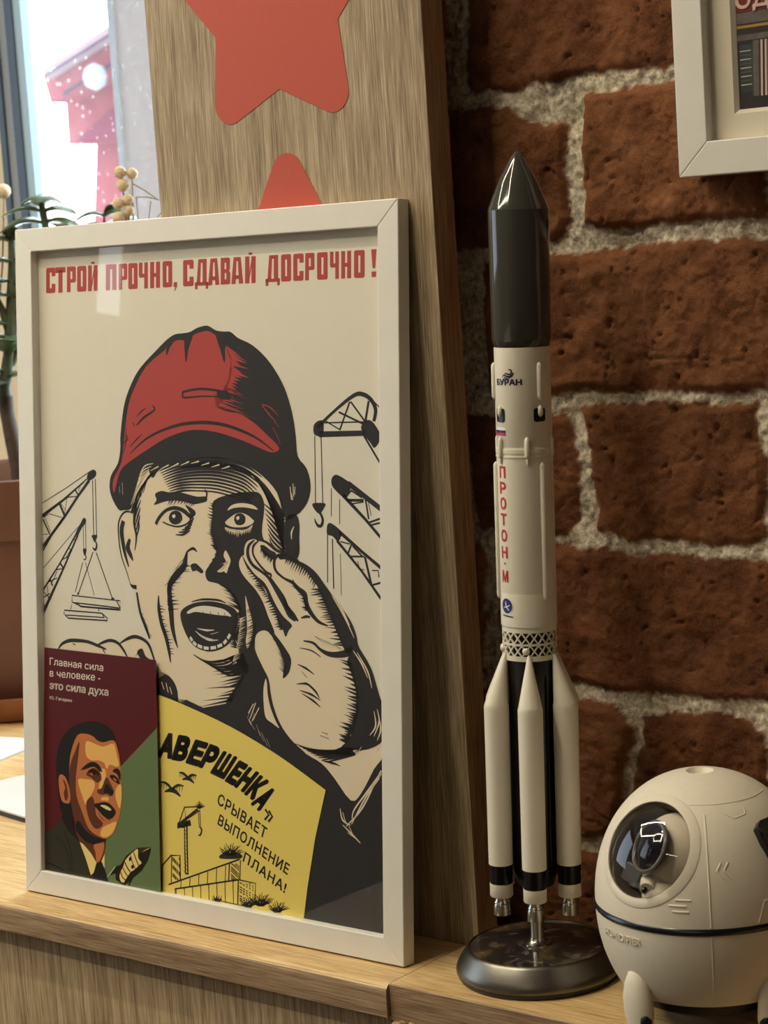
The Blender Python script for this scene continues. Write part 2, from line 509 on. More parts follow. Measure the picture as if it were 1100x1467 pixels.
ART = {
 'poster': [
  ('P',1,'R',0,[240,4100,312,4100,322,4109,323,4162,287,4162,286,4133,268,4133,270,4239,289,4238,288,4213,324,4213,325,4262,317,4271,244,4271,235,4263,231,4109]),
  ('P',1,'R',0,[325,4233,424,4233,425,4270,326,4271]),
  ('P',1,'R',0,[351,4100,391,4100,395,4253,355,4253]),
  ('P',1,'R',0,[434,4100,469,4100,472,4270,438,4270]),
  ('P',1,'R',0,[472,4270,515,4270,524,4261,522,4171,513,4162,470,4163,471,4186,488,4186,489,4237,472,4237]),
  ('P',1,'R',0,[542,4099,577,4099,578,4132,569,4132,571,4237,580,4237,581,4269,546,4269,536,4261,533,4108]),
  ('P',1,'R',0,[577,4099,612,4099,621,4108,625,4260,616,4269,581,4269,580,4237,589,4237,587,4132,578,4132]),
  ('P',1,'R',0,[637,4099,673,4099,677,4269,641,4269]),
  ('P',1,'R',0,[691,4099,728,4099,731,4268,695,4269]),
  ('P',1,'R',0,[669,4102,670,4150,700,4265,699,4218]),
  ('P',1,'R',0,[668,4279,705,4279,701,4292,672,4292]),
  ('P',1,'R',0,[805,4099,845,4098,849,4268,809,4268]),
  ('P',1,'R',0,[865,4098,904,4098,908,4267,868,4268]),
  ('P',1,'R',0,[846,4236,870,4235,870,4268,847,4268]),
  ('P',1,'R',0,[925,4098,957,4098,961,4267,929,4267]),
  ('P',1,'R',0,[961,4267,1000,4267,1008,4258,1006,4169,998,4160,959,4161,959,4184,975,4184,976,4235,960,4235]),
  ('P',1,'R',0,[1022,4098,1056,4098,1057,4130,1049,4130,1051,4234,1059,4234,1060,4266,1026,4267,1017,4258,1014,4106]),
  ('P',1,'R',0,[1056,4098,1090,4098,1099,4106,1102,4258,1094,4266,1060,4266,1059,4234,1068,4234,1065,4130,1057,4130]),
  ('P',1,'R',0,[1159,4097,1192,4097,1195,4266,1163,4266]),
  ('P',1,'R',0,[1114,4266,1112,4182,1120,4168,1162,4168,1162,4193,1145,4193,1147,4266]),
  ('P',1,'R',0,[1213,4097,1248,4097,1252,4265,1216,4266]),
  ('P',1,'R',0,[1266,4097,1302,4097,1305,4265,1269,4265]),
  ('P',1,'R',0,[1248,4168,1269,4168,1270,4193,1248,4193]),
  ('P',1,'R',0,[1334,4097,1368,4097,1369,4129,1360,4129,1362,4233,1371,4233,1371,4265,1337,4265,1328,4256,1326,4105]),
  ('P',1,'R',0,[1368,4097,1402,4097,1411,4105,1414,4256,1405,4264,1371,4265,1371,4233,1379,4233,1377,4129,1369,4129]),
  ('P',1,'R',0,[1422,4096,1426,4127,1455,4127,1455,4100,1433,4070,1428,4075,1438,4096]),
  ('P',1,'R',0,[1516,4096,1590,4096,1600,4104,1600,4156,1564,4156,1563,4128,1545,4128,1546,4232,1565,4232,1565,4207,1601,4206,1602,4255,1593,4263,1519,4264,1510,4255,1507,4105]),
  ('P',1,'R',0,[1626,4113,1643,4263,1662,4263,1662,4240,1665,4240,1657,4112]),
  ('P',1,'R',0,[1659,4240,1685,4239,1685,4263,1660,4263]),
  ('P',1,'R',0,[1678,4112,1712,4112,1715,4263,1680,4263]),
  ('P',1,'R',0,[1611,4074,1634,4074,1634,4116,1611,4116]),
  ('P',1,'R',0,[1704,4074,1725,4074,1726,4116,1705,4116]),
  ('P',1,'R',0,[1611,4096,1725,4095,1726,4117,1611,4118]),
  ('P',1,'R',0,[1725,4095,1748,4262,1776,4262,1776,4237,1770,4237,1760,4095]),
  ('P',1,'R',0,[1822,4095,1805,4262,1776,4262,1776,4237,1782,4237,1787,4095]),
  ('P',1,'R',0,[1755,4125,1793,4125,1794,4149,1755,4149]),
  ('P',1,'R',0,[1833,4095,1866,4095,1868,4262,1836,4262]),
  ('P',1,'R',0,[1868,4262,1905,4262,1914,4253,1913,4192,1906,4180,1916,4168,1914,4103,1906,4095,1866,4095,1866,4127,1882,4127,1883,4167,1867,4167,1867,4190,1881,4190,1882,4230,1868,4230]),
  ('P',1,'R',0,[1923,4095,1945,4261,1976,4261,1975,4236,1969,4236,1959,4095]),
  ('P',1,'R',0,[2023,4095,2005,4261,1976,4261,1975,4236,1981,4236,1987,4095]),
  ('P',1,'R',0,[1953,4125,1993,4125,1994,4148,1954,4148]),
  ('P',1,'R',0,[2039,4094,2075,4094,2077,4261,2042,4261]),
  ('P',1,'R',0,[2092,4094,2127,4094,2130,4260,2095,4260]),
  ('P',1,'R',0,[2070,4098,2071,4144,2099,4257,2098,4211]),
  ('P',1,'R',0,[2069,4271,2104,4270,2100,4284,2072,4284]),
  ('P',1,'R',0,[2225,4110,2241,4260,2261,4259,2260,4236,2264,4236,2256,4110]),
  ('P',1,'R',0,[2258,4236,2284,4236,2284,4259,2258,4259]),
  ('P',1,'R',0,[2277,4110,2312,4110,2314,4259,2279,4259]),
  ('P',1,'R',0,[2209,4072,2232,4072,2233,4114,2210,4114]),
  ('P',1,'R',0,[2304,4072,2325,4072,2326,4113,2305,4113]),
  ('P',1,'R',0,[2209,4094,2325,4094,2326,4115,2210,4115]),
  ('P',1,'R',0,[2344,4093,2376,4093,2377,4125,2369,4125,2370,4227,2378,4227,2379,4259,2347,4259,2338,4251,2336,4102]),
  ('P',1,'R',0,[2376,4093,2408,4093,2417,4101,2419,4250,2411,4259,2379,4259,2378,4227,2386,4227,2385,4125,2377,4125]),
  ('P',1,'R',0,[2443,4093,2509,4093,2517,4101,2518,4152,2485,4152,2485,4124,2468,4124,2470,4227,2486,4227,2486,4202,2519,4202,2519,4250,2511,4258,2446,4258,2437,4250,2435,4101]),
  ('P',1,'R',0,[2530,4093,2560,4093,2562,4258,2533,4258]),
  ('P',1,'R',0,[2562,4258,2599,4258,2606,4249,2605,4162,2597,4154,2561,4154,2561,4177,2576,4177,2576,4226,2562,4226]),
  ('P',1,'R',0,[2633,4093,2667,4092,2667,4124,2659,4124,2660,4226,2668,4226,2669,4257,2635,4257,2627,4249,2625,4101]),
  ('P',1,'R',0,[2667,4092,2700,4092,2708,4100,2710,4249,2702,4257,2669,4257,2668,4226,2677,4226,2675,4124,2667,4124]),
  ('P',1,'R',0,[2768,4092,2796,4092,2798,4256,2770,4257]),
  ('P',1,'R',0,[2728,4257,2727,4175,2734,4161,2769,4161,2770,4186,2755,4186,2756,4257]),
  ('P',1,'R',0,[2814,4092,2844,4092,2846,4256,2816,4256]),
  ('P',1,'R',0,[2860,4092,2890,4092,2892,4256,2862,4256]),
  ('P',1,'R',0,[2844,4161,2862,4161,2862,4185,2844,4185]),
  ('P',1,'R',0,[2921,4092,2954,4091,2954,4123,2946,4123,2947,4224,2955,4224,2955,4255,2923,4256,2915,4247,2913,4100]),
  ('P',1,'R',0,[2954,4091,2986,4091,2994,4100,2996,4247,2988,4255,2955,4255,2955,4224,2963,4224,2962,4123,2954,4123]),
  ('P',1,'R',0,[3046,4255,3055,4144,3075,4143,3086,4255]),
  ('P',1,'R',0,[3048,4091,3080,4091,3083,4124,3047,4124]),
  ('P',1,'K',0,[2016,2245,1998,1878,1925,1718,1989,1652,1922,1558,1836,1445,1636,1400,1494,1438,1357,1441,1291,1298,1436,305,1664,-128,3154,105,3166,1339,2840,1009,2516,1752,2208,2167]),
  ('P',1,'K',1,[1230,1593,1317,1593,1384,1542,1414,1470,1407,1414,1330,1413,1227,1430]),
  ('S',2,'S',1,1,[6.9],[1267,1539,1289,1491]),
  ('S',2,'S',1,1,[6.9],[1307,1536,1326,1475]),
  ('S',2,'S',1,1,[6.9],[1341,1511,1359,1466]),
  ('P',1,'S',1,[1016,2645,1045,2771,1099,2872,1213,2936,1360,2987,1530,3019,1729,3034,1925,3012,2116,2937,2257,2856,2333,2728,2370,2576,2352,2422,2266,2372,2167,2129,2036,1882,1984,1650,1918,1560,1834,1444,1635,1405,1501,1443,1459,1422,1416,1427,1401,1516,1334,1582,1239,1603,1202,1716,1162,1813,1107,1948,1069,2071,1051,2145,993,2165,963,2242,913,2365,886,2528,909,2598,957,2641]),
  ('P',2,'K',1,[1749,2732,1889,2777,2018,2794,2130,2794,2176,2736,2175,2665,2158,2569,2173,2499,2267,2443,2337,2422,2390,2330,2264,2253,2246,2110,2227,1894,2129,1708,1998,1518,1900,1449,1834,1450,1888,1521,1943,1586,1984,1650,1949,1695,1920,1729,1950,1780,1938,1840,1907,1874,1953,1949,1954,2022,1943,2093,1879,2156,1781,2206,1691,2220,1670,2274,1709,2324,1765,2399,1745,2471,1725,2555,1739,2653]),
  ('F',2,'K',21,15.2,0.4,[-36,11],[1749,2714,1730,2592,1734,2507,1760,2423]),
  ('F',2,'K',20,22.0,0.4,[-85,29],[1773,2212,1863,2180,1935,2117,1961,2046]),
  ('F',2,'K',19,16.9,0.4,[-65,4],[1961,2034,1953,1937,1915,1862,1946,1804]),
  ('F',2,'K',20,25.4,0.4,[-197,-44],[1954,1768,1985,1710,1984,1650,1934,1573,1851,1457]),
  ('F',2,'K',7,13.5,0.4,[43,19],[1753,2471,1760,2399,1709,2324,1675,2274]),
  ('P',2,'K',1,[1212,2868,1273,2922,1411,2963,1596,2995,1795,3002,2005,2971,2163,2899,2287,2792,2340,2646,2410,2683,2335,2881,2180,2985,1926,3054,1664,3063,1412,3037,1188,2954]),
  ('P',2,'K',1,[1427,2926,1596,2973,1794,2980,2004,2945,2147,2878,2020,2911,1794,2946,1595,2944]),
  ('S',2,'K',1,1,[3.4,15.5,24.1,25.8,20.6,5.2],[1273,2914,1411,2957,1596,2990,1795,2997,2005,2965,2163,2890]),
  ('S',2,'K',1,1,[3.4,15.5,22.5,24.2,19.6,5.2],[1283,2900,1417,2940,1596,2970,1794,2976,2004,2942,2152,2869]),
  ('S',2,'K',1,1,[3.4,15.5,21.0,22.7,18.6,5.2],[1293,2886,1424,2924,1595,2950,1794,2955,2004,2919,2140,2849]),
  ('S',2,'K',1,1,[3.4,15.5,19.4,21.1,17.5,5.2],[1303,2871,1430,2907,1595,2931,1793,2934,2004,2897,2129,2828]),
  ('S',2,'K',1,1,[3.4,15.5,17.9,19.6,16.5,5.2],[1313,2857,1436,2890,1595,2911,1793,2913,2003,2874,2117,2808]),
  ('S',2,'K',1,1,[3.4,15.5,16.3,18.0,15.5,5.2],[1323,2842,1443,2874,1594,2892,1793,2892,2003,2851,2106,2787]),
  ('S',2,'K',1,1,[3.4,15.5,14.8,16.5,14.4,5.2],[1333,2828,1449,2857,1594,2872,1792,2870,2003,2829,2094,2767]),
  ('S',2,'K',1,1,[3.4,15.5,13.2,14.9,13.4,5.2],[1343,2814,1456,2840,1594,2852,1792,2849,2002,2806,2083,2746]),
  ('S',2,'K',1,1,[3.4,15.5,11.7,13.4,12.4,5.2],[1353,2800,1462,2824,1593,2833,1792,2828,2002,2783,2071,2725]),
  ('S',2,'K',1,1,[3.4,15.5,10.1,11.9,11.3,5.2],[1363,2785,1469,2807,1593,2813,1791,2807,2002,2761,2060,2705]),
  ('S',2,'K',1,1,[3.4,15.5,8.6,10.3,10.3,5.2],[1373,2771,1475,2790,1593,2793,1791,2786,2001,2738,2048,2684]),
  ('S',2,'K',1,1,[5.2,15.5,20.6,24.1],[2036,2935,2178,2843,2283,2727,2340,2646]),
  ('S',2,'K',1,1,[5.2,15.5,20.6,24.1],[2058,2919,2189,2817,2288,2701,2340,2623]),
  ('S',2,'K',1,1,[5.2,15.5,20.6,24.1],[2081,2903,2199,2791,2292,2675,2339,2601]),
  ('S',2,'K',1,1,[5.2,15.5,20.6,24.1],[2103,2887,2210,2765,2296,2649,2339,2579]),
  ('S',2,'K',1,1,[5.2,15.5,20.6,24.1],[2125,2870,2221,2740,2301,2624,2339,2556]),
  ('S',2,'K',1,1,[5.2,15.5,20.6,24.1],[2147,2854,2231,2714,2305,2598,2338,2534]),
  ('S',2,'K',1,1,[5.2,15.5,20.6,24.1],[2168,2838,2242,2688,2309,2572,2338,2511]),
  ('S',2,'K',1,1,[5.2,15.5,20.6,24.1],[2190,2822,2253,2662,2313,2546,2338,2489]),
  ('S',2,'K',1,1,[5.2,15.5,20.6,24.1],[2212,2806,2263,2637,2318,2520,2337,2467]),
  ('S',2,'K',1,1,[5.2,15.5,20.6,24.1],[2234,2789,2274,2611,2322,2494,2337,2444]),
  ('S',2,'K',1,1,[5.2,15.5,20.6,24.1],[2256,2773,2284,2585,2326,2469,2337,2422]),
  ('S',2,'K',1,1,[5.2,15.5,20.6],[2176,2724,2254,2673,2339,2587]),
  ('S',2,'K',1,1,[5.2,15.5,20.6],[2182,2694,2254,2642,2339,2561]),
  ('S',2,'K',1,1,[5.2,15.5,20.6],[2188,2663,2253,2611,2338,2535]),
  ('S',2,'K',1,1,[5.2,15.5,20.6],[2194,2632,2253,2581,2338,2509]),
  ('S',2,'K',1,1,[5.2,15.5,20.6],[2200,2602,2252,2550,2338,2483]),
  ('S',2,'K',1,1,[5.2,15.5,20.6],[2206,2571,2252,2519,2337,2457]),
  ('S',2,'K',1,1,[5.2,15.5,20.6],[2211,2540,2252,2488,2337,2431]),
  ('S',2,'K',1,1,[5.2,15.5,20.6],[2217,2510,2251,2458,2336,2405]),
  ('S',2,'K',1,1,[5.2,15.5,20.6],[2223,2479,2251,2427,2336,2379]),
  ('P',2,'K',1,[2303,2786,2340,2693,2354,2576,2348,2422,2421,2378,2461,2427,2462,2521,2463,2614,2425,2637,2394,2659,2487,2697,2335,2846]),
  ('S',2,'K',1,1,[5.2,15.5,5.2],[1028,2658,1065,2746,1116,2822]),
  ('S',2,'K',1,1,[5.2,15.5,5.2],[1033,2618,1068,2704,1109,2772]),
  ('S',2,'K',1,1,[5.2,15.5,5.2],[1037,2578,1070,2662,1103,2722]),
  ('S',2,'K',1,1,[5.2,15.5,5.2],[1042,2538,1073,2619,1097,2672]),
  ('S',2,'K',1,1,[5.2,15.5,5.2],[1046,2498,1076,2577,1091,2622]),
  ('S',2,'K',1,1,[5.2,15.5,5.2],[1051,2459,1078,2535,1084,2572]),
  ('S',2,'K',1,1,[5.2,13.7,5.2],[1025,2658,1071,2759,1169,2873]),
  ('S',2,'K',1,1,[5.2,13.7,5.2],[1050,2686,1096,2787,1190,2883]),
  ('S',2,'K',1,1,[5.2,13.7,5.2],[1075,2714,1121,2815,1211,2894]),
  ('S',2,'K',1,1,[5.2,13.7,5.2],[1100,2742,1146,2843,1232,2904]),
  ('S',2,'K',1,1,[5.2,13.7,5.2],[1125,2770,1170,2871,1253,2914]),
  ('S',2,'K',1,1,[24.1,30.9,20.6,17.2,5.2],[1015,2633,1052,2696,1037,2571,1056,2484,1040,2389]),
  ('P',2,'K',1,[1232,2765,1291,2786,1356,2778,1433,2784,1525,2769,1609,2756,1683,2758,1691,2730,1641,2716,1574,2707,1499,2720,1406,2727,1321,2718,1221,2693,1245,2726]),
  ('F',2,'K',10,15.2,0.4,[-30,-33],[1591,2710,1491,2722,1355,2721]),
  ('S',2,'K',1,1,[8.6,15.5,8.6],[1676,2803,1692,2773,1678,2730]),
  ('P',2,'K',1,[1499,2701,1574,2673,1593,2646,1565,2621,1536,2604,1543,2647]),
  ('S',2,'K',1,1,[25.8,25.8,22.3,25.8,29.2,27.5,13.7],[1235,2567,1267,2612,1328,2660,1405,2678,1481,2664,1540,2629,1570,2621]),
  ('S',2,'K',1,1,[8.6,10.3,12.0,12.0,13.7],[1298,2585,1352,2568,1429,2558,1505,2575,1556,2609]),
  ('P',3,'K',1,[1353,2611,1374,2649,1422,2662,1464,2645,1472,2609,1446,2580,1403,2572,1370,2583]),
  ('P',4,'S',1,[1384,2628,1405,2637,1415,2625,1397,2611]),
  ('S',2,'K',1,1,[5.2,15.5,6.9],[1411,2506,1478,2508,1541,2537]),
  ('S',2,'K',1,1,[5.2,15.5,6.9],[1438,2522,1496,2528,1550,2557]),
  ('S',2,'K',1,1,[5.2,15.5,6.9],[1465,2537,1513,2549,1559,2577]),
  ('S',2,'K',1,1,[5.2,15.5,6.9],[1493,2553,1530,2569,1567,2597]),
  ('S',2,'K',1,1,[5.2,15.5,6.9],[1520,2568,1547,2589,1576,2617]),
  ('P',3,'S',1,[1847,2598,1890,2643,1960,2671,2035,2661,2088,2629,2082,2600,2023,2577,1942,2570,1882,2577]),
  ('S',4,'K',1,1,[10.3,20.6,22.3,22.3,10.3],[1829,2593,1890,2643,1965,2673,2040,2661,2095,2621]),
  ('P',4,'K',1,[1924,2622,1943,2652,1984,2660,2019,2639,2015,2603,1983,2585,1942,2589]),
  ('P',5,'S',1,[1943,2632,1963,2642,1972,2628,1954,2616]),
  ('P',3,'S',1,[1868,2674,1904,2708,1985,2724,2081,2715,2125,2687,2080,2691,2001,2698,1920,2691]),
  ('F',3,'S',17,15.2,0.4,[3,-26],[1861,2562,1917,2545,1998,2545,2063,2572]),
  ('F',3,'S',16,20.3,0.4,[0,-17],[1846,2565,1918,2554,2014,2555,2076,2585]),
  ('P',2,'K',1,[1542,2314,1584,2328,1621,2308,1654,2279,1633,2265,1592,2282,1558,2275]),
  ('S',2,'K',1,1,[8.6,15.5,20.6,6.9],[1498,2382,1527,2408,1569,2422,1599,2402]),
  ('P',3,'S',1,[1847,2421,1874,2391,1890,2356,1868,2307,1854,2276,1832,2287,1807,2280,1774,2284,1824,2319,1849,2354,1830,2384]),
  ('F',3,'S',8,13.5,0.4,[-43,-9],[1783,2291,1832,2305,1866,2355]),
  ('S',2,'K',1,1,[6.9,34.4,48.1,51.5,41.2,41.2,44.7,37.8,27.5,5.2],[1515,2408,1498,2352,1480,2302,1406,2237,1353,2173,1352,2098,1362,2012,1371,1913,1390,1840,1419,1770]),
  ('F',2,'K',23,18.6,0.4,[74,5],[1492,2315,1406,2237,1344,2160,1350,2011]),
  ('F',2,'K',12,15.2,0.4,[-41,-24],[1484,2357,1398,2261,1338,2184]),
  ('S',2,'K',1,1,[8.6,27.5,30.9,30.9,24.1,5.2],[1251,2103,1252,2018,1275,1920,1313,1835,1340,1738,1352,1670]),
  ('F',2,'K',17,13.5,0.4,[42,0],[1256,2043,1280,1920,1321,1823,1345,1726]),
  ('S',2,'K',1,1,[17.2,20.6,25.8,10.3],[1052,2114,1081,1984,1132,1886,1165,1813]),
  ('F',2,'K',12,11.8,0.4,[32,-4],[1081,1984,1162,1819]),
  ('S',2,'K',1,1,[27.5,24.1,8.6],[1051,2148,1018,2150,993,2165]),
  ('S',2,'K',1,1,[8.6,13.7,13.7,12.0,10.3,6.9,5.2],[1016,2639,957,2641,909,2602,889,2528,909,2365,963,2242,993,2167]),
  ('S',2,'K',1,1,[34.4,37.8,34.4,24.1,10.3],[938,2580,919,2517,932,2429,951,2354,982,2278]),
  ('S',2,'K',1,1,[20.6,41.2,30.9,6.9],[996,2463,974,2406,1001,2356,1021,2320]),
  ('P',2,'K',1,[1444,1990,1475,2033,1563,2070,1680,2089,1796,2085,1910,2058,1948,2009,1932,1924,1882,1842,1791,1787,1683,1766,1575,1788,1509,1842,1463,1919]),
  ('S',2,'K',1,1,[5.2,13.7,13.7,5.2],[1546,2078,1647,2099,1780,2101,1845,2085]),
  ('P',3,'P',1,[1505,2010,1563,2041,1646,2058,1746,2056,1828,2045,1880,2017,1886,2002,1850,2006,1778,2006,1679,2011,1579,2015,1518,1999]),
  ('S',4,'K',0,1,[5.2],[1579,2015,1582,1995]),
  ('S',4,'K',0,1,[5.2],[1646,2023,1649,1999]),
  ('S',4,'K',0,1,[5.2],[1712,2027,1715,2003]),
  ('S',4,'K',0,1,[5.2],[1778,2026,1781,2007]),
  ('S',4,'K',0,1,[5.2],[1831,2025,1834,2010]),
  ('S',3,'P',0,0,[20.6],[1529,1849,1549,1826]),
  ('S',3,'P',0,0,[20.6],[1555,1819,1583,1801]),
  ('S',3,'P',0,0,[20.6],[1595,1800,1635,1790]),
  ('S',3,'P',0,0,[20.6],[1648,1788,1692,1787]),
  ('S',3,'P',0,0,[20.6],[1708,1790,1755,1798]),
  ('S',3,'P',0,0,[20.6],[1768,1804,1808,1819]),
  ('S',3,'P',0,0,[20.6],[1821,1827,1847,1850]),
  ('S',3,'P',0,0,[20.6],[1857,1861,1878,1890]),
  ('S',3,'P',1,1,[3.4,13.7,3.4],[1577,1892,1643,1857,1726,1847]),
  ('S',3,'P',1,1,[3.4,13.7,3.4],[1610,1867,1693,1842,1775,1846]),
  ('S',3,'P',1,1,[3.4,13.7,3.4],[1594,1909,1677,1902,1743,1909]),
  ('S',3,'P',1,1,[3.4,13.7,3.4],[1710,1879,1776,1896]),
  ('S',2,'K',1,1,[5.2,13.7,15.5,10.3],[1557,1738,1657,1703,1789,1710,1921,1754]),
  ('S',2,'K',1,1,[5.2,13.7,15.5,10.3],[1590,1724,1698,1688,1822,1698,1921,1739]),
  ('S',2,'K',1,1,[5.2,13.7,15.5,10.3],[1624,1711,1739,1673,1855,1686,1920,1725]),
  ('S',2,'K',1,1,[5.2,13.7,15.5,10.3],[1657,1697,1780,1657,1887,1674,1920,1710]),
  ('S',2,'K',1,1,[5.2,13.7,15.5,10.3],[1690,1684,1821,1642,1919,1662,1920,1696]),
  ('S',2,'K',1,1,[5.2,13.7,15.5,10.3],[1723,1670,1862,1627,1952,1650,1920,1681]),
  ('P',3,'S',1,[2011,2143,2033,2086,2062,2004,2072,1932,2055,1859,2027,1803,2011,1856,2024,1929,2019,2025]),
  ('F',4,'K',19,15.2,0.4,[-55,-23],[2079,2077,2082,1933,2043,1810]),
  ('F',3,'S',24,8.5,0.4,[43,18],[1904,1716,1952,1865,1970,1998]),
  ('S',3,'S',1,1,[6.9],[2070,1463,2025,1399]),
  ('S',3,'S',1,1,[6.9],[2089,1471,2038,1364]),
  ('S',3,'S',1,1,[6.9],[2117,1443,2060,1354]),
  ('S',3,'S',1,1,[6.9],[2028,1363,2051,1327]),
  ('P',3,'K',1,[889,2658,819,2764,825,2871,895,2960,920,3060,922,3140,960,3341,1029,3480,1118,3588,1274,3704,1360,3763,1430,3794,1501,3799,1564,3806,1627,3830,1715,3842,1788,3810,1854,3801,1914,3797,1977,3757,2092,3712,2209,3628,2304,3522,2372,3409,2419,3272,2442,3148,2457,3023,2529,2947,2557,2838,2527,2738,2441,2661,2353,2634,2321,2771,2239,2876,2097,2962,1893,3017,1666,3030,1451,3013,1268,2955,1134,2890,1061,2782,1012,2668,946,2653]),
  ('P',4,'R',1,[857,2764,843,2804,855,2858,918,2947,942,3020,960,3141,1001,3340,1072,3472,1170,3593,1328,3689,1356,3711,1414,3742,1465,3757,1536,3752,1576,3775,1640,3799,1723,3807,1792,3775,1852,3720,1900,3668,1919,3604,1910,3528,1883,3471,1856,3436,1821,3401,1864,3369,1785,3331,1880,3298,1983,3283,2101,3228,2202,3159,2309,3072,2247,3044,2150,3071,2015,3114,1808,3164,1633,3183,1490,3169,1326,3123,1178,3056,1066,3002,933,2927,883,2832]),
  ('F',4,'R',15,30.7,0.4,[106,-35],[1887,3700,1928,3604,1904,3502,1865,3439]),
  ('F',4,'R',10,21.6,0.4,[154,-36],[1908,3438,1812,3407,1811,3337]),
  ('F',4,'R',6,18.0,0.4,[139,-13],[1741,3331,1897,3311,2017,3273]),
  ('P',5,'K',1,[1356,3718,1351,3665,1364,3668,1385,3710,1414,3740,1374,3743]),
  ('P',5,'K',1,[1515,3766,1520,3626,1534,3628,1550,3700,1587,3777,1551,3791]),
  ('P',5,'K',1,[1784,3804,1827,3682,1861,3605,1866,3707,1887,3757]),
  ('S',5,'K',1,1,[4.9,14.7,17.9,21.2,22.8,21.2,17.9,13.0,6.5],[1010,3024,1152,3118,1327,3184,1509,3221,1704,3229,1878,3209,2049,3161,2151,3119,2260,3056]),
  ('S',5,'K',1,1,[14.7,16.3,14.7,13.0,13.0,9.8,6.5],[1813,3429,1655,3443,1509,3427,1494,3410,1508,3388,1672,3396,1812,3391]),
  ('P',5,'K',1,[1799,3429,1882,3426,1916,3375,1812,3382]),
  ('S',5,'K',1,1,[3.3,9.8,3.3],[1075,3267,1118,3300,1165,3324]),
  ('S',5,'K',1,1,[6.5,17.9,14.7,14.7,9.8],[1074,3210,1136,3258,1205,3292,1242,3313,1224,3339]),
  ('S',5,'K',1,1,[8.1,4.9],[1042,3227,1055,3201]),
  ('S',5,'K',1,1,[4.9,9.8,3.3],[1011,3068,1068,3115,1128,3157]),
  ('S',5,'K',1,1,[8.1,9.8,4.9],[955,3094,989,3121,979,3147]),
  ('S',5,'K',1,1,[3.3,8.1,3.3],[944,3020,970,3087,976,3194]),
  ('S',4,'R',1,1,[4.9,8.1,3.3],[2167,3342,2238,3323,2300,3272]),
  ('S',4,'R',1,1,[4.9,8.1,3.3],[2171,3335,2229,3279,2286,3235]),
  ('S',4,'R',1,1,[4.9,8.1,3.3],[2270,3235,2308,3203]),
  ('S',4,'R',1,1,[3.3,4.9,3.3],[2253,3203,2293,3147,2318,3097]),
  ('S',4,'S',1,1,[6.5],[2393,2835,2404,2754]),
  ('S',4,'S',1,1,[6.5],[2417,2854,2421,2773]),
  ('S',4,'S',1,1,[6.5],[2433,2836,2429,2786]),
  ('S',4,'S',1,1,[6.5],[2401,2798,2415,2754]),
  ('S',4,'P',1,1,[2.4],[934,2833,937,2753]),
  ('S',4,'P',1,1,[2.4],[907,2806,910,2766]),
  ('S',4,'S',1,1,[3.3,8.1,3.3],[1012,2688,1052,2769,1109,2850]),
  ('S',4,'S',1,1,[3.3,8.1,3.3],[1026,2721,1067,2798,1128,2869]),
  ('S',4,'S',1,1,[3.3,8.1,3.3],[1040,2755,1083,2828,1147,2887]),
  ('S',4,'S',1,1,[3.3,8.1,3.3],[1054,2789,1098,2857,1166,2906]),
  ('S',4,'S',1,1,[3.3,8.1,3.3],[1068,2822,1114,2887,1185,2925]),
  ('S',4,'S',1,1,[3.3,8.1,3.3],[1081,2856,1129,2916,1204,2944]),
  ('S',4,'S',1,1,[3.3,8.1,3.3],[1095,2889,1145,2946,1222,2963]),
  ('S',4,'S',1,1,[3.3,9.8],[1194,2915,1268,2944]),
  ('S',4,'S',1,1,[3.3,9.8],[1286,2928,1360,2955]),
  ('S',4,'S',1,1,[3.3,9.8],[1377,2941,1450,2967]),
  ('S',4,'S',1,1,[3.3,9.8],[1468,2954,1540,2979]),
  ('S',4,'S',1,1,[3.3,9.8],[1558,2967,1629,2982]),
  ('S',4,'S',1,1,[3.3,9.8],[1647,2956,1717,2973]),
  ('S',4,'S',1,1,[3.3,9.8],[1735,2946,1805,2963]),
  ('S',4,'S',1,1,[3.3,9.8],[1822,2936,1892,2954]),
  ('P',3,'K',1,[2361,2646,2436,2667,2463,2612,2458,2524,2432,2423,2375,2421,2334,2520]),
  ('S',4,'S',1,1,[3.3,13.0,4.9],[2423,2592,2401,2554,2401,2510]),
  ('P',3,'S',1,[1961,2342,1978,2382,2003,2403,2002,2443,2029,2488,2088,2507,2124,2493,2183,2486,2269,2442,2338,2423,2456,2382,2574,2323,2659,2244,2762,2140,2860,2038,2906,1946,2921,1883,3014,1763,3076,1604,3112,1506,3109,1253,3036,1151,2937,994,2855,938,2725,1061,2626,1141,2491,1192,2373,1259,2288,1343,2229,1443,2201,1532,2188,1623,2142,1699,2094,1775,2083,1853,2101,1907,2149,1939,2201,1942,2244,1916,2250,1936,2202,2021,2160,2108,2100,2183,2022,2246,1977,2294]),
  ('P',3,'S',1,[2179,1636,2201,1598,2207,1520,2237,1430,2291,1330,2222,1356,2172,1385,2156,1463,2156,1568]),
  ('S',4,'K',1,1,[7.6,13.2,18.9,18.9,26.5,26.5,22.7,18.9,11.3],[2087,1867,2085,1800,2142,1699,2191,1624,2204,1533,2231,1443,2288,1343,2376,1257,2491,1190]),
  ('S',4,'K',1,1,[5.7,9.5,11.3,15.1,22.7,34.0,49.1,56.7,49.1,7.6],[2086,1827,2083,1866,2105,1913,2154,1939,2210,1934,2270,1879,2321,1817,2359,1761,2348,1695,2320,1644]),
  ('F',4,'K',17,16.7,0.4,[-44,26],[2218,1921,2295,1834,2328,1752,2336,1674]),
  ('P',4,'K',1,[1989,2396,2027,2349,2093,2282,2166,2239,2205,2195,2244,2132,2285,2075,2332,2026,2397,1980,2369,1944,2344,1903,2321,1947,2283,1990,2264,2061,2216,2117,2187,2181,2131,2231,2067,2287,2020,2331]),
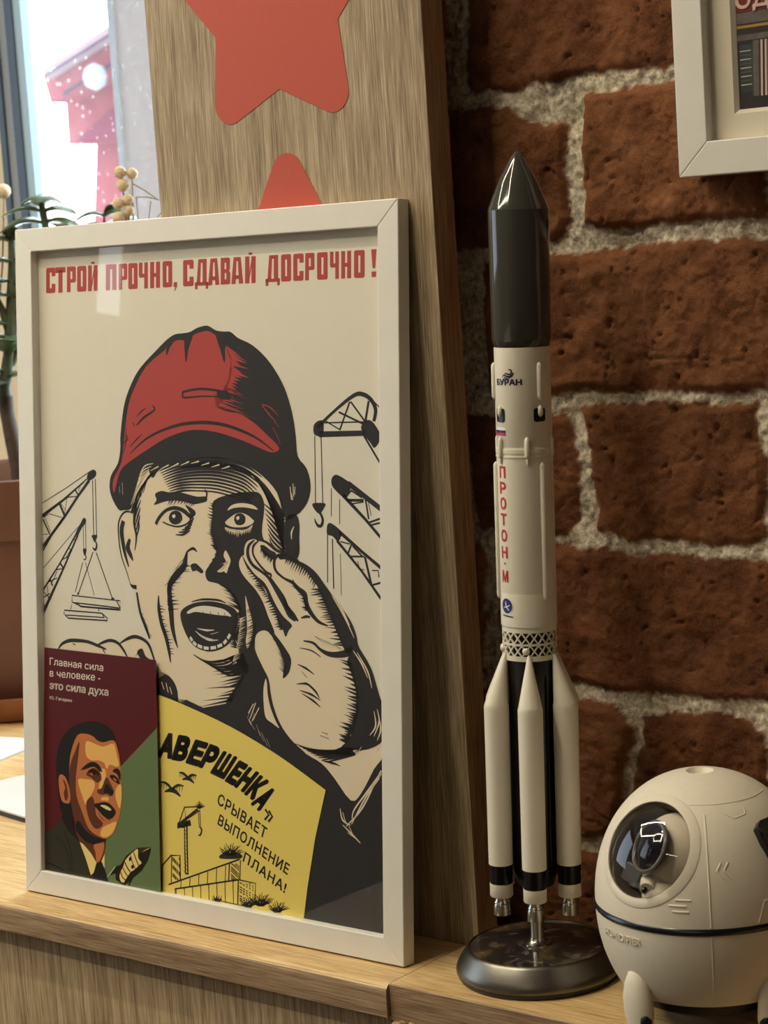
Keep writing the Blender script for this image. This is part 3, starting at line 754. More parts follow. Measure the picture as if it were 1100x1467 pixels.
  ('F',4,'K',29,16.7,0.4,[-39,-9],[2041,2325,2127,2231,2196,2149,2272,2036,2314,1947]),
  ('S',4,'K',1,1,[7.6,9.5,11.3,11.3,7.6],[2003,2396,2004,2443,2029,2488,2088,2507,2124,2493]),
  ('S',4,'K',1,1,[7.6,22.7,26.5,22.7,18.9,22.7,22.7,26.5,34.0,37.8,15.1],[2096,2496,2046,2457,2038,2398,2076,2340,2154,2298,2206,2267,2257,2204,2296,2154,2337,2104,2380,2042,2426,2008]),
  ('S',4,'K',1,1,[7.6,18.9,15.1,15.1,17.0,17.0,7.6],[2131,2493,2087,2459,2081,2409,2120,2355,2189,2299,2229,2284,2218,2255]),
  ('S',4,'K',1,1,[7.6,18.9,22.7,26.5,30.2,11.3],[2223,2268,2286,2199,2334,2143,2359,2093,2409,2043,2448,2007]),
  ('P',4,'K',1,[2141,2461,2176,2465,2226,2438,2272,2420,2251,2380,2208,2398,2168,2416]),
  ('F',4,'K',11,14.9,0.4,[-15,-32],[2148,2448,2191,2410,2243,2386]),
  ('S',4,'K',1,1,[9.5,17.0,20.8,17.0,13.2],[2128,2497,2192,2486,2269,2442,2341,2419,2456,2380]),
  ('S',4,'K',1,1,[15.1,22.7,22.7,18.9,15.1,22.7,30.2,41.6,34.0,34.0,22.7,7.6],[2329,2413,2277,2401,2256,2361,2271,2309,2336,2267,2404,2244,2451,2208,2501,2175,2514,2127,2540,2077,2607,2016,2686,1993]),
  ('F',4,'K',15,16.7,0.4,[-44,3],[2429,2219,2504,2152,2528,2076]),
  ('S',4,'K',1,1,[5.7,11.3],[2407,2264,2421,2236]),
  ('S',4,'K',1,1,[7.6,18.9,11.3],[2472,2028,2511,2039,2545,2038]),
  ('P',4,'K',1,[2290,2414,2355,2411,2431,2388,2524,2357,2599,2311,2664,2244,2762,2143,2861,2039,2909,1946,2925,1883,3017,1763,3079,1604,3117,1506,3115,1342,2989,1264,2842,1250,2777,1254,2851,1317,2863,1376,2897,1462,2902,1602,2864,1720,2835,1782,2849,1827,2817,1851,2760,1949,2720,2023,2679,2098,2647,2153,2614,2216,2565,2271,2506,2326,2431,2362,2354,2385,2303,2382]),
  ('F',4,'K',15,14.9,0.4,[-21,-35],[2354,2385,2439,2356,2523,2308,2589,2240]),
  ('F',4,'K',21,18.6,0.4,[-70,-4],[2614,2216,2671,2110,2728,2011,2800,1875]),
  ('F',4,'K',28,24.2,0.4,[-72,13],[2849,1789,2902,1602,2900,1462,2860,1369,2826,1289]),
  ('F',4,'K',14,18.6,0.4,[-98,-37],[2989,1269,2842,1255,2777,1254]),
  ('S',5,'S',1,1,[3.8,11.3,3.8],[2697,2214,2787,2116,2859,2006]),
  ('S',5,'S',1,1,[3.8,11.3,3.8],[2722,2177,2819,2054,2891,1932]),
  ('S',5,'S',1,1,[3.8,11.3,3.8],[2882,1855,2946,1783,2994,1698]),
  ('S',5,'S',1,1,[3.8,11.3,3.8],[2914,1845,2994,1736,3025,1638]),
  ('S',5,'S',1,1,[3.8,11.3,3.8],[3064,1515,3079,1440,3038,1348]),
  ('S',5,'S',1,1,[3.8,11.3,3.8],[3040,1500,3052,1412,3006,1351]),
  ('S',5,'S',1,1,[3.8,11.3,3.8],[3080,1465,3090,1391,3062,1325]),
  ('S',5,'S',1,1,[3.8,11.3,3.8],[3094,1303,3053,1261]),
  ('S',5,'S',1,1,[3.8,11.3,3.8],[2940,1275,2907,1227]),
  ('S',4,'K',1,1,[7.6,17.0,18.9,30.2,37.8,49.1,18.9],[2489,1888,2568,1880,2621,1845,2684,1822,2759,1821,2841,1840,2869,1880]),
  ('F',4,'K',12,11.2,0.4,[67,-34],[2585,1918,2685,1893,2784,1861]),
  ('S',4,'K',1,1,[3.8,9.5,5.7],[2458,1842,2551,1832,2626,1799]),
  ('S',4,'K',1,1,[3.8,15.1,3.8],[2439,1740,2507,1719,2574,1686]),
  ('S',4,'K',1,1,[3.8,15.1,3.8],[2473,1697,2515,1662]),
  ('S',4,'K',1,1,[3.8,15.1,3.8],[2429,1616,2514,1623,2581,1589]),
  ('S',4,'K',1,1,[3.8,15.1,3.8],[2454,1579,2547,1561,2622,1528]),
  ('S',4,'K',1,1,[3.8,15.1,3.8],[2471,1561,2563,1523,2622,1487]),
  ('S',4,'K',1,1,[3.8,15.1,3.8],[2497,1634,2581,1583,2614,1540]),
  ('S',4,'K',1,1,[3.8,15.1,3.8],[2628,1335,2678,1327]),
  ('S',4,'K',1,1,[3.8,15.1,3.8],[2614,1314,2686,1299]),
  ('S',4,'K',1,1,[3.8,13.2,17.0,11.3],[2415,1243,2543,1221,2710,1227,2875,1262]),
  ('S',4,'K',1,1,[3.8,13.2,17.0,11.3],[2446,1232,2568,1215,2732,1226,2875,1258]),
  ('S',4,'K',1,1,[3.8,13.2,17.0,11.3],[2477,1221,2593,1210,2753,1226,2875,1255]),
  ('S',4,'K',1,1,[3.8,13.2,17.0,11.3],[2507,1209,2618,1205,2775,1225,2875,1251]),
  ('S',4,'K',1,1,[3.8,13.2,17.0,11.3],[2537,1198,2643,1199,2796,1225,2875,1247]),
  ('S',4,'K',1,1,[3.8,13.2,17.0,11.3],[2567,1187,2668,1194,2817,1224,2875,1243]),
  ('S',4,'K',1,1,[3.8,13.2,17.0,11.3],[2598,1175,2693,1189,2839,1224,2875,1239]),
  ('S',4,'K',1,1,[3.8,13.2,17.0,11.3],[2628,1164,2718,1184,2860,1224,2875,1235]),
  ('S',4,'K',1,1,[3.8,13.2,17.0,11.3],[2658,1153,2743,1178,2881,1223,2875,1231]),
  ('S',4,'K',1,1,[3.8,9.5,3.8],[2626,1160,2693,1158,2742,1153]),
  ('S',4,'K',1,1,[3.8,9.5,3.8],[2649,1156,2709,1154,2752,1149]),
  ('S',4,'K',1,1,[3.8,9.5,3.8],[2673,1152,2726,1151,2762,1144]),
  ('S',4,'K',1,1,[3.8,9.5,3.8],[2696,1148,2742,1148,2772,1140]),
  ('S',3,'S',1,1,[5.7,11.3,9.5,5.7],[3095,1145,2986,1012,2879,885,2862,826]),
  ('S',3,'S',1,1,[5.7,11.3,9.5,5.7],[3076,1098,2970,972,2857,793]),
  ('S',3,'S',1,1,[5.7,11.3,9.5,5.7],[3095,1128,3003,1027]),
  ('S',3,'S',1,1,[4.1,12.2,6.1],[2768,880,2787,812,2847,785]),
  ('S',3,'S',1,1,[4.1,12.2,6.1],[3087,1147,2947,909,2817,777]),
  ('S',3,'S',1,1,[4.1,12.2,6.1],[2787,781,2866,728,2925,686]),
  ('S',3,'S',1,1,[4.1,12.2,6.1],[2837,779,2876,714]),
  ('S',3,'S',1,1,[4.1,12.2,6.1],[2826,739,2905,702]),
  ('S',3,'S',1,1,[4.1,12.2,6.1],[2788,859,2811,799]),
  ('S',3,'S',1,1,[2.0,6.1,2.0],[2050,1434,2017,1366]),
  ('S',3,'S',1,1,[2.0,6.1,2.0],[2076,1404,2049,1337]),
  ('S',3,'S',1,1,[2.0,6.1,2.0],[2112,1295,2154,1234]),
  ('S',3,'S',1,1,[2.0,6.1,2.0],[2134,1289,2185,1205]),
  ('S',3,'S',1,1,[2.0,6.1,2.0],[2028,1351,2081,1300]),
  ('S',3,'S',1,1,[2.0,6.1,2.0],[2176,1252,2206,1199]),
  ('S',3,'S',1,1,[2.0,6.1,2.0],[2092,1333,2123,1263]),
  ('P',5,'Y',0,[1231,1458,1457,1412,1870,1305,2280,1158,2657,985,2569,676,2503,362,2441,-6,1162,-104]),
  ('S',6,'K',1,1,[7.3],[1231,1458,1457,1412,1870,1305,2280,1158,2657,985]),
  ('T',6,'K','А',0.075,1.0,[1234,1054,1343,1054,1285,1195]),
  ('T',6,'K','В',0.075,1.0,[1365,1049,1463,1046,1424,1192]),
  ('T',6,'K','Е',0.075,1.0,[1494,1039,1584,1028,1573,1176]),
  ('T',6,'K','Р',0.075,1.0,[1606,1024,1689,1009,1696,1159]),
  ('T',6,'K','Ш',0.075,1.0,[1708,995,1811,969,1811,1126]),
  ('T',6,'K','Е',0.075,1.0,[1835,956,1895,937,1945,1080]),
  ('T',6,'K','Н',0.075,1.0,[1913,929,1982,903,2027,1047]),
  ('T',6,'K','К',0.075,1.0,[1999,890,2061,862,2119,1005]),
  ('T',6,'K','А',0.075,1.0,[2054,831,2116,799,2186,945]),
  ('S',6,'K',0,0,[16.3,16.3,16.3],[2160,805,2190,773,2155,737]),
  ('S',6,'K',0,0,[16.3,16.3,16.3],[2190,799,2219,765,2185,729]),
  ('T',6,'K','СРЫВАЕТ',0.02,1.12,[1749,795,2153,617,1773,863]),
  ('T',6,'K','ВЫПОЛНЕНИЕ',0.02,1.12,[1751,662,2338,413,1774,727]),
  ('T',6,'K','ПЛАНА!',0.02,1.12,[1966,451,2313,295,1987,512]),
  ('S',6,'K',0,0,[32.6],[1471,618,1470,472,1474,298]),
  ('S',7,'Y',0,0,[10.2],[1470,608,1470,472,1474,306]),
  ('S',8,'K',0,0,[5.1],[1457,595,1486,577]),
  ('S',8,'K',0,0,[5.1],[1456,570,1485,552]),
  ('S',8,'K',0,0,[5.1],[1456,545,1485,527]),
  ('S',8,'K',0,0,[5.1],[1455,520,1484,502]),
  ('S',8,'K',0,0,[5.1],[1455,495,1484,477]),
  ('S',8,'K',0,0,[5.1],[1454,470,1483,452]),
  ('S',8,'K',0,0,[5.1],[1454,445,1483,427]),
  ('S',8,'K',0,0,[5.1],[1453,420,1482,402]),
  ('S',8,'K',0,0,[5.1],[1453,395,1482,377]),
  ('S',8,'K',0,0,[5.1],[1452,370,1482,352]),
  ('S',8,'K',0,0,[5.1],[1452,345,1481,327]),
  ('S',8,'K',0,0,[5.1],[1451,320,1481,302]),
  ('S',6,'K',0,0,[10.2],[1400,603,1461,737,1475,639]),
  ('S',6,'K',0,0,[18.3],[1395,596,1509,643]),
  ('S',6,'K',0,0,[8.1],[1461,737,1568,752]),
  ('S',6,'K',0,0,[18.3],[1430,633,1579,737]),
  ('S',6,'K',0,0,[6.1],[1476,656,1601,733]),
  ('S',6,'K',0,0,[6.1],[1583,734,1590,620]),
  ('S',6,'K',0,0,[6.1],[1597,736,1603,621]),
  ('S',6,'K',1,1,[10.2,14.3,12.2,6.1],[1595,623,1612,606,1598,571,1580,572]),
  ('P',6,'K',0,[1396,629,1510,660,1520,624,1441,598,1395,599]),
  ('S',6,'K',1,1,[10.2,4.1],[1592,744,1545,755]),
  ('S',6,'K',1,1,[10.2,4.1],[1592,744,1558,765]),
  ('S',6,'K',1,1,[10.2,4.1],[1592,744,1570,774]),
  ('S',6,'K',1,1,[10.2,4.1],[1592,744,1583,784]),
  ('S',6,'K',1,1,[10.2,4.1],[1592,744,1595,794]),
  ('S',6,'K',1,1,[10.2,4.1],[1592,744,1608,787]),
  ('S',6,'K',1,1,[10.2,4.1],[1592,744,1620,780]),
  ('S',6,'K',1,1,[10.2,4.1],[1592,744,1632,773]),
  ('S',6,'K',1,1,[10.2,4.1],[1592,744,1644,766]),
  ('S',6,'K',1,1,[6.1,18.3,18.3],[1415,959,1456,957,1497,932]),
  ('S',6,'K',1,1,[6.1,18.3,18.3],[1574,956,1533,955,1492,931]),
  ('S',6,'K',1,1,[8.1,26.5,10.2],[1446,916,1501,929,1550,904]),
  ('S',6,'K',1,1,[6.1,2.0],[1429,951,1419,927]),
  ('S',6,'K',1,1,[6.1,2.0],[1515,947,1505,919]),
  ('S',6,'K',1,1,[6.1,2.0],[1445,953,1438,929]),
  ('S',6,'K',1,1,[6.1,2.0],[1531,948,1523,921]),
  ('S',6,'K',1,1,[6.1,2.0],[1461,954,1456,931]),
  ('S',6,'K',1,1,[6.1,2.0],[1546,950,1541,923]),
  ('S',6,'K',1,1,[6.1,2.0],[1477,956,1474,932]),
  ('S',6,'K',1,1,[6.1,2.0],[1562,952,1560,925]),
  ('S',6,'K',1,1,[6.1,18.3,18.3],[1243,879,1299,876,1354,841]),
  ('S',6,'K',1,1,[6.1,18.3,18.3],[1459,875,1404,874,1348,841]),
  ('S',6,'K',1,1,[8.1,35.7,10.2],[1285,820,1360,837,1427,804]),
  ('S',6,'K',1,1,[6.1,2.0],[1261,867,1248,834]),
  ('S',6,'K',1,1,[6.1,2.0],[1379,862,1366,825]),
  ('S',6,'K',1,1,[6.1,2.0],[1283,870,1273,837]),
  ('S',6,'K',1,1,[6.1,2.0],[1401,864,1391,827]),
  ('S',6,'K',1,1,[6.1,2.0],[1305,872,1298,840]),
  ('S',6,'K',1,1,[6.1,2.0],[1422,867,1415,830]),
  ('S',6,'K',1,1,[6.1,2.0],[1327,874,1323,842]),
  ('S',6,'K',1,1,[6.1,2.0],[1444,869,1440,833]),
  ('S',6,'K',0,0,[10.2],[1244,137,1252,326,1334,404,1415,415,1416,248]),
  ('S',6,'K',0,0,[8.1],[1341,402,1333,220]),
  ('S',6,'K',0,0,[10.2],[1308,208,1938,458]),
  ('S',6,'K',0,0,[10.2],[1365,187,1925,325]),
  ('S',6,'K',0,0,[8.1],[1925,325,2072,322,2064,191]),
  ('S',6,'K',0,0,[10.2],[1925,325,1918,162]),
  ('S',6,'K',0,0,[10.2],[1850,422,1842,307]),
  ('S',6,'K',0,0,[8.1],[1945,454,1938,326]),
  ('S',6,'K',0,0,[8.1],[1365,187,1375,125]),
  ('S',6,'K',0,0,[6.1],[1725,167,2031,162]),
  ('S',6,'K',0,0,[6.1],[1423,249,1417,201]),
  ('S',6,'K',0,0,[6.1],[1503,280,1497,221]),
  ('S',6,'K',0,0,[6.1],[1582,311,1577,240]),
  ('S',6,'K',0,0,[6.1],[1661,341,1655,259]),
  ('S',6,'K',0,0,[6.1],[1739,372,1733,279]),
  ('S',6,'K',0,0,[6.1],[1817,402,1811,297]),
  ('S',6,'K',0,0,[6.1],[1376,189,1380,142]),
  ('S',6,'K',0,0,[6.1],[1449,207,1453,146]),
  ('S',6,'K',0,0,[6.1],[1522,224,1525,150]),
  ('S',6,'K',0,0,[6.1],[1595,242,1598,154]),
  ('S',6,'K',0,0,[6.1],[1666,259,1669,157]),
  ('S',6,'K',0,0,[6.1],[1738,277,1740,161]),
  ('S',6,'K',0,0,[6.1],[1809,294,1811,164]),
  ('S',6,'K',0,0,[6.1],[1879,311,1881,168]),
  ('S',6,'K',1,1,[4.1,8.1],[1346,392,1364,385]),
  ('S',6,'K',1,1,[4.1,10.2],[1861,424,1879,416]),
  ('S',6,'K',1,1,[4.1,10.2],[1934,310,1955,303]),
  ('S',6,'K',1,1,[4.1,8.1],[1364,382,1380,374]),
  ('S',6,'K',1,1,[4.1,10.2],[1876,416,1892,408]),
  ('S',6,'K',1,1,[4.1,10.2],[1962,302,1979,295]),
  ('S',6,'K',1,1,[4.1,8.1],[1382,371,1395,363]),
  ('S',6,'K',1,1,[4.1,10.2],[1892,408,1905,400]),
  ('S',6,'K',1,1,[4.1,10.2],[1990,294,2003,287]),
  ('S',6,'K',1,1,[4.1,8.1],[1400,360,1411,352]),
  ('S',6,'K',1,1,[4.1,10.2],[1907,400,1918,392]),
  ('S',6,'K',1,1,[4.1,10.2],[2018,286,2026,279]),
  ('S',6,'K',1,1,[4.1,8.1],[1345,340,1363,332]),
  ('S',6,'K',1,1,[4.1,10.2],[1922,393,1930,384]),
  ('S',6,'K',1,1,[4.1,10.2],[2046,278,2050,271]),
  ('S',6,'K',1,1,[4.1,8.1],[1363,329,1379,321]),
  ('S',6,'K',1,1,[4.1,10.2],[1860,375,1878,367]),
  ('S',6,'K',1,1,[4.1,10.2],[1933,251,1954,246]),
  ('S',6,'K',1,1,[4.1,8.1],[1381,319,1394,311]),
  ('S',6,'K',1,1,[4.1,10.2],[1876,367,1891,359]),
  ('S',6,'K',1,1,[4.1,10.2],[1961,243,1978,238]),
  ('S',6,'K',1,1,[4.1,8.1],[1399,308,1410,300]),
  ('S',6,'K',1,1,[4.1,10.2],[1891,359,1904,351]),
  ('S',6,'K',1,1,[4.1,10.2],[1989,235,2002,231]),
  ('S',6,'K',1,1,[4.1,8.1],[1344,288,1362,280]),
  ('S',6,'K',1,1,[4.1,10.2],[1906,351,1917,343]),
  ('S',6,'K',1,1,[4.1,10.2],[2017,227,2025,223]),
  ('S',6,'K',1,1,[4.1,8.1],[1362,277,1378,269]),
  ('S',6,'K',1,1,[4.1,10.2],[1921,344,1930,335]),
  ('S',6,'K',1,1,[4.1,10.2],[2045,220,2049,215]),
  ('S',6,'K',1,1,[4.1,8.1],[1380,266,1393,258]),
  ('S',6,'K',1,1,[4.1,10.2],[1860,325,1877,318]),
  ('S',6,'K',1,1,[4.1,10.2],[1932,192,1953,190]),
  ('S',6,'K',1,1,[4.1,8.1],[1398,256,1409,247]),
  ('S',6,'K',1,1,[4.1,10.2],[1875,318,1890,310]),
  ('S',6,'K',1,1,[4.1,10.2],[1960,184,1977,182]),
  ('S',6,'K',1,1,[4.1,8.1],[1345,384,1364,376]),
  ('S',6,'K',1,1,[4.1,10.2],[1892,421,1905,413]),
  ('S',6,'K',1,1,[4.1,10.2],[1990,309,2003,302]),
  ('S',6,'K',1,1,[4.1,8.1],[1364,373,1379,365]),
  ('S',6,'K',1,1,[4.1,10.2],[1907,414,1918,405]),
  ('S',6,'K',1,1,[4.1,10.2],[2018,302,2026,294]),
  ('S',6,'K',1,1,[4.1,8.1],[1382,362,1395,354]),
  ('S',6,'K',1,1,[4.1,10.2],[1922,406,1931,397]),
  ('S',6,'K',1,1,[4.1,10.2],[2046,294,2050,286]),
  ('S',6,'K',1,1,[4.1,8.1],[1400,352,1411,343]),
  ('S',6,'K',1,1,[4.1,10.2],[1861,388,1878,380]),
  ('S',6,'K',1,1,[4.1,10.2],[1933,266,1955,261]),
  ('S',6,'K',1,1,[4.1,8.1],[1344,331,1363,324]),
  ('S',6,'K',1,1,[4.1,10.2],[1876,380,1891,372]),
  ('S',6,'K',1,1,[4.1,10.2],[1961,259,1978,253]),
  ('S',6,'K',1,1,[4.1,8.1],[1363,321,1378,313]),
  ('S',6,'K',1,1,[4.1,10.2],[1891,372,1904,364]),
  ('S',6,'K',1,1,[4.1,10.2],[1989,251,2002,246]),
  ('S',6,'K',1,1,[4.1,8.1],[1381,310,1394,302]),
  ('S',6,'K',1,1,[4.1,10.2],[1906,365,1917,356]),
  ('S',6,'K',1,1,[4.1,10.2],[2017,243,2026,238]),
  ('S',6,'K',1,1,[4.1,8.1],[1399,299,1410,291]),
  ('S',6,'K',1,1,[4.1,10.2],[1921,357,1930,348]),
  ('S',6,'K',1,1,[4.1,10.2],[2045,235,2049,230]),
  ('S',6,'K',1,1,[4.1,8.1],[1343,279,1362,271]),
  ('S',6,'K',1,1,[4.1,10.2],[1860,339,1877,331]),
  ('S',6,'K',1,1,[4.1,10.2],[1932,207,1954,205]),
  ('S',6,'K',1,1,[4.1,8.1],[1362,268,1377,260]),
  ('S',6,'K',1,1,[4.1,10.2],[1875,331,1890,323]),
  ('S',6,'K',1,1,[4.1,10.2],[1960,200,1977,197]),
  ('S',6,'K',1,1,[4.1,8.1],[1380,258,1393,250]),
  ('S',6,'K',1,1,[4.1,10.2],[1890,323,1903,315]),
  ('S',6,'K',1,1,[4.1,10.2],[1988,192,2001,189]),
  ('S',6,'K',1,1,[4.1,8.1],[1400,395,1412,387]),
  ('S',6,'K',1,1,[4.1,10.2],[1907,427,1918,418]),
  ('S',6,'K',1,1,[4.1,10.2],[2018,317,2027,309]),
  ('S',6,'K',1,1,[4.1,8.1],[1345,375,1363,367]),
  ('S',6,'K',1,1,[4.1,10.2],[1922,419,1931,410]),
  ('S',6,'K',1,1,[4.1,10.2],[2046,309,2050,301]),
  ('S',6,'K',1,1,[4.1,8.1],[1363,364,1379,356]),
  ('S',6,'K',1,1,[4.1,10.2],[1861,401,1878,393]),
  ('S',6,'K',1,1,[4.1,10.2],[1933,282,1955,276]),
  ('S',6,'K',1,1,[4.1,8.1],[1381,354,1395,345]),
  ('S',6,'K',1,1,[4.1,10.2],[1876,393,1891,385]),
  ('S',6,'K',1,1,[4.1,10.2],[1961,274,1979,268]),
  ('S',6,'K',1,1,[4.1,8.1],[1400,343,1411,334]),
  ('S',6,'K',1,1,[4.1,10.2],[1891,385,1904,377]),
  ('S',6,'K',1,1,[4.1,10.2],[1989,266,2002,261]),
  ('S',6,'K',1,1,[4.1,8.1],[1344,323,1362,315]),
  ('S',6,'K',1,1,[4.1,10.2],[1906,378,1917,369]),
  ('S',6,'K',1,1,[4.1,10.2],[2017,259,2026,253]),
  ('S',6,'K',1,1,[4.1,8.1],[1362,312,1378,304]),
  ('S',6,'K',1,1,[4.1,10.2],[1922,370,1930,361]),
  ('S',6,'K',1,1,[4.1,10.2],[2045,251,2049,245]),
  ('S',6,'K',1,1,[4.1,8.1],[1380,301,1394,293]),
  ('S',6,'K',1,1,[4.1,10.2],[1860,352,1877,344]),
  ('S',6,'K',1,1,[4.1,10.2],[1932,223,1954,220]),
  ('S',6,'K',1,1,[4.1,8.1],[1399,291,1410,282]),
  ('S',6,'K',1,1,[4.1,10.2],[1875,344,1890,336]),
  ('S',6,'K',1,1,[4.1,10.2],[1960,215,1978,212]),
  ('S',6,'K',1,1,[4.1,8.1],[1343,270,1361,263]),
  ('S',6,'K',1,1,[4.1,10.2],[1890,336,1903,328]),
  ('S',6,'K',1,1,[4.1,10.2],[1988,208,2001,204]),
  ('S',6,'K',1,1,[4.1,8.1],[1361,260,1377,252]),
  ('S',6,'K',1,1,[4.1,10.2],[1906,329,1916,320]),
  ('S',6,'K',1,1,[4.1,10.2],[2016,200,2025,196]),
  ('S',6,'K',1,1,[12.2,12.2,3.1],[1840,470,1780,483]),
  ('S',6,'K',1,1,[12.2,12.2,3.1],[1862,473,1772,491]),
  ('S',6,'K',1,1,[12.2,12.2,3.1],[1884,476,1767,502]),
  ('S',6,'K',1,1,[12.2,12.2,3.1],[1851,472,1765,514]),
  ('S',6,'K',1,1,[12.2,12.2,3.1],[1873,474,1802,512]),
  ('S',6,'K',1,1,[12.2,12.2,3.1],[1840,470,1804,523]),
  ('S',6,'K',1,1,[12.2,12.2,3.1],[1862,473,1809,534]),
  ('S',6,'K',1,1,[12.2,12.2,3.1],[1884,476,1819,546]),
  ('S',6,'K',1,1,[12.2,12.2,3.1],[1851,472,1844,532]),
  ('S',6,'K',1,1,[12.2,12.2,3.1],[1873,474,1855,541]),
  ('S',6,'K',1,1,[12.2,12.2,3.1],[1840,470,1870,550]),
  ('S',6,'K',1,1,[12.2,12.2,3.1],[1862,473,1888,558]),
  ('S',6,'K',1,1,[12.2,12.2,3.1],[1884,476,1892,536]),
  ('S',6,'K',1,1,[12.2,12.2,3.1],[1851,472,1909,541]),
  ('S',6,'K',1,1,[12.2,12.2,3.1],[1873,474,1927,545]),
  ('S',6,'K',1,1,[12.2,12.2,3.1],[1840,470,1947,546]),
  ('S',6,'K',1,1,[12.2,12.2,3.1],[1862,473,1930,524]),
  ('S',6,'K',1,1,[12.2,12.2,3.1],[1884,476,1946,523]),
  ('S',6,'K',1,1,[12.2,12.2,3.1],[1851,472,1963,520]),
  ('S',6,'K',1,1,[12.2,12.2,3.1],[1873,474,1978,514]),
  ('S',6,'K',1,1,[12.2,12.2,3.1],[2096,183,2034,195]),
  ('S',6,'K',1,1,[12.2,12.2,3.1],[2117,186,2025,202]),
  ('S',6,'K',1,1,[12.2,12.2,3.1],[2138,189,2019,212]),
  ('S',6,'K',1,1,[12.2,12.2,3.1],[2106,184,2016,223]),
  ('S',6,'K',1,1,[12.2,12.2,3.1],[2128,188,2053,222]),
  ('S',6,'K',1,1,[12.2,12.2,3.1],[2096,183,2053,232]),
  ('S',6,'K',1,1,[12.2,12.2,3.1],[2117,186,2056,244]),
  ('S',6,'K',1,1,[12.2,12.2,3.1],[2138,189,2063,256]),
  ('S',6,'K',1,1,[12.2,12.2,3.1],[2106,184,2090,243]),
  ('S',6,'K',1,1,[12.2,12.2,3.1],[2128,188,2098,253]),
  ('S',6,'K',1,1,[12.2,12.2,3.1],[2096,183,2110,263]),
  ('S',6,'K',1,1,[12.2,12.2,3.1],[2117,186,2125,272]),
  ('S',6,'K',1,1,[12.2,12.2,3.1],[2138,189,2134,251]),
  ('S',6,'K',1,1,[12.2,12.2,3.1],[2106,184,2148,258]),
  ('S',6,'K',1,1,[12.2,12.2,3.1],[2128,188,2165,264]),
  ('S',6,'K',1,1,[12.2,12.2,3.1],[2096,183,2184,269]),
  ('S',6,'K',1,1,[12.2,12.2,3.1],[2117,186,2173,245]),
  ('S',6,'K',1,1,[12.2,12.2,3.1],[2138,189,2190,247]),
  ('S',6,'K',1,1,[12.2,12.2,3.1],[2106,184,2208,248]),
  ('S',6,'K',1,1,[12.2,12.2,3.1],[2128,188,2225,246]),
  ('S',6,'K',1,1,[12.2,12.2,3.1],[2096,183,2197,226]),
  ('S',6,'K',1,1,[12.2,12.2,3.1],[2117,186,2211,223]),
  ('S',6,'K',1,1,[12.2,12.2,3.1],[2234,163,2185,175]),
  ('S',6,'K',1,1,[12.2,12.2,3.1],[2255,166,2179,184]),
  ('S',6,'K',1,1,[12.2,12.2,3.1],[2276,169,2176,195]),
  ('S',6,'K',1,1,[12.2,12.2,3.1],[2244,164,2179,208]),
  ('S',6,'K',1,1,[12.2,12.2,3.1],[2265,167,2212,206]),
  ('S',6,'K',1,1,[12.2,12.2,3.1],[2234,163,2218,217]),
  ('S',6,'K',1,1,[12.2,12.2,3.1],[2255,166,2229,228]),
  ('S',6,'K',1,1,[12.2,12.2,3.1],[2276,169,2245,239]),
  ('S',6,'K',1,1,[12.2,12.2,3.1],[2244,164,2261,223]),
  ('S',6,'K',1,1,[12.2,12.2,3.1],[2265,167,2277,230]),
  ('S',6,'K',1,1,[12.2,12.2,3.1],[2234,163,2296,235]),
  ('S',6,'K',1,1,[12.2,12.2,3.1],[2255,166,2316,237]),
  ('S',6,'K',1,1,[12.2,12.2,3.1],[2276,169,2308,216]),
  ('S',6,'K',1,1,[12.2,12.2,3.1],[2244,164,2324,215]),
  ('S',6,'K',1,1,[12.2,12.2,3.1],[2265,167,2340,211]),
  ('S',6,'K',1,1,[12.2,12.2,3.1],[2234,163,2355,204]),
  ('S',6,'K',1,1,[12.2,12.2,3.1],[1714,152,1693,166]),
  ('S',6,'K',1,1,[12.2,12.2,3.1],[1736,155,1692,176]),
  ('S',6,'K',1,1,[12.2,12.2,3.1],[1758,158,1697,186]),
  ('S',6,'K',1,1,[12.2,12.2,3.1],[1725,154,1708,197]),
  ('S',6,'K',1,1,[12.2,12.2,3.1],[1747,157,1729,193]),
  ('S',6,'K',1,1,[12.2,12.2,3.1],[1714,152,1744,199]),
  ('S',6,'K',1,1,[12.2,12.2,3.1],[1736,155,1761,202]),
  ('S',6,'K',1,1,[12.2,12.2,3.1],[1758,158,1779,201]),
  ('S',6,'K',1,1,[12.2,12.2,3.1],[1725,154,1774,186]),
  ('S',6,'K',1,1,[12.2,12.2,3.1],[1747,157,1785,181]),
  ('S',6,'K',1,1,[12.2,12.2,3.1],[1988,159,1944,172]),
  ('S',6,'K',1,1,[12.2,12.2,3.1],[2009,162,1938,180]),
  ('S',6,'K',1,1,[12.2,12.2,3.1],[2031,165,1936,191]),
  ('S',6,'K',1,1,[12.2,12.2,3.1],[1998,161,1938,203]),
  ('S',6,'K',1,1,[12.2,12.2,3.1],[2020,164,1969,201]),
  ('S',6,'K',1,1,[12.2,12.2,3.1],[1988,159,1975,211]),
  ('S',6,'K',1,1,[12.2,12.2,3.1],[2009,162,1986,221]),
  ('S',6,'K',1,1,[12.2,12.2,3.1],[2031,165,2000,231]),
  ('S',6,'K',1,1,[12.2,12.2,3.1],[1998,161,2016,216]),
  ('S',6,'K',1,1,[12.2,12.2,3.1],[2020,164,2030,222]),
  ('S',6,'K',1,1,[12.2,12.2,3.1],[1988,159,2048,227]),
  ('S',6,'K',1,1,[12.2,12.2,3.1],[2009,162,2067,229]),
  ('S',6,'K',1,1,[12.2,12.2,3.1],[2031,165,2059,209]),
  ('S',6,'K',1,1,[12.2,12.2,3.1],[1998,161,2074,209]),
  ('S',6,'K',1,1,[12.2,12.2,3.1],[2020,164,2089,205]),
  ('S',6,'K',1,1,[12.2,12.2,3.1],[1988,159,2103,199]),
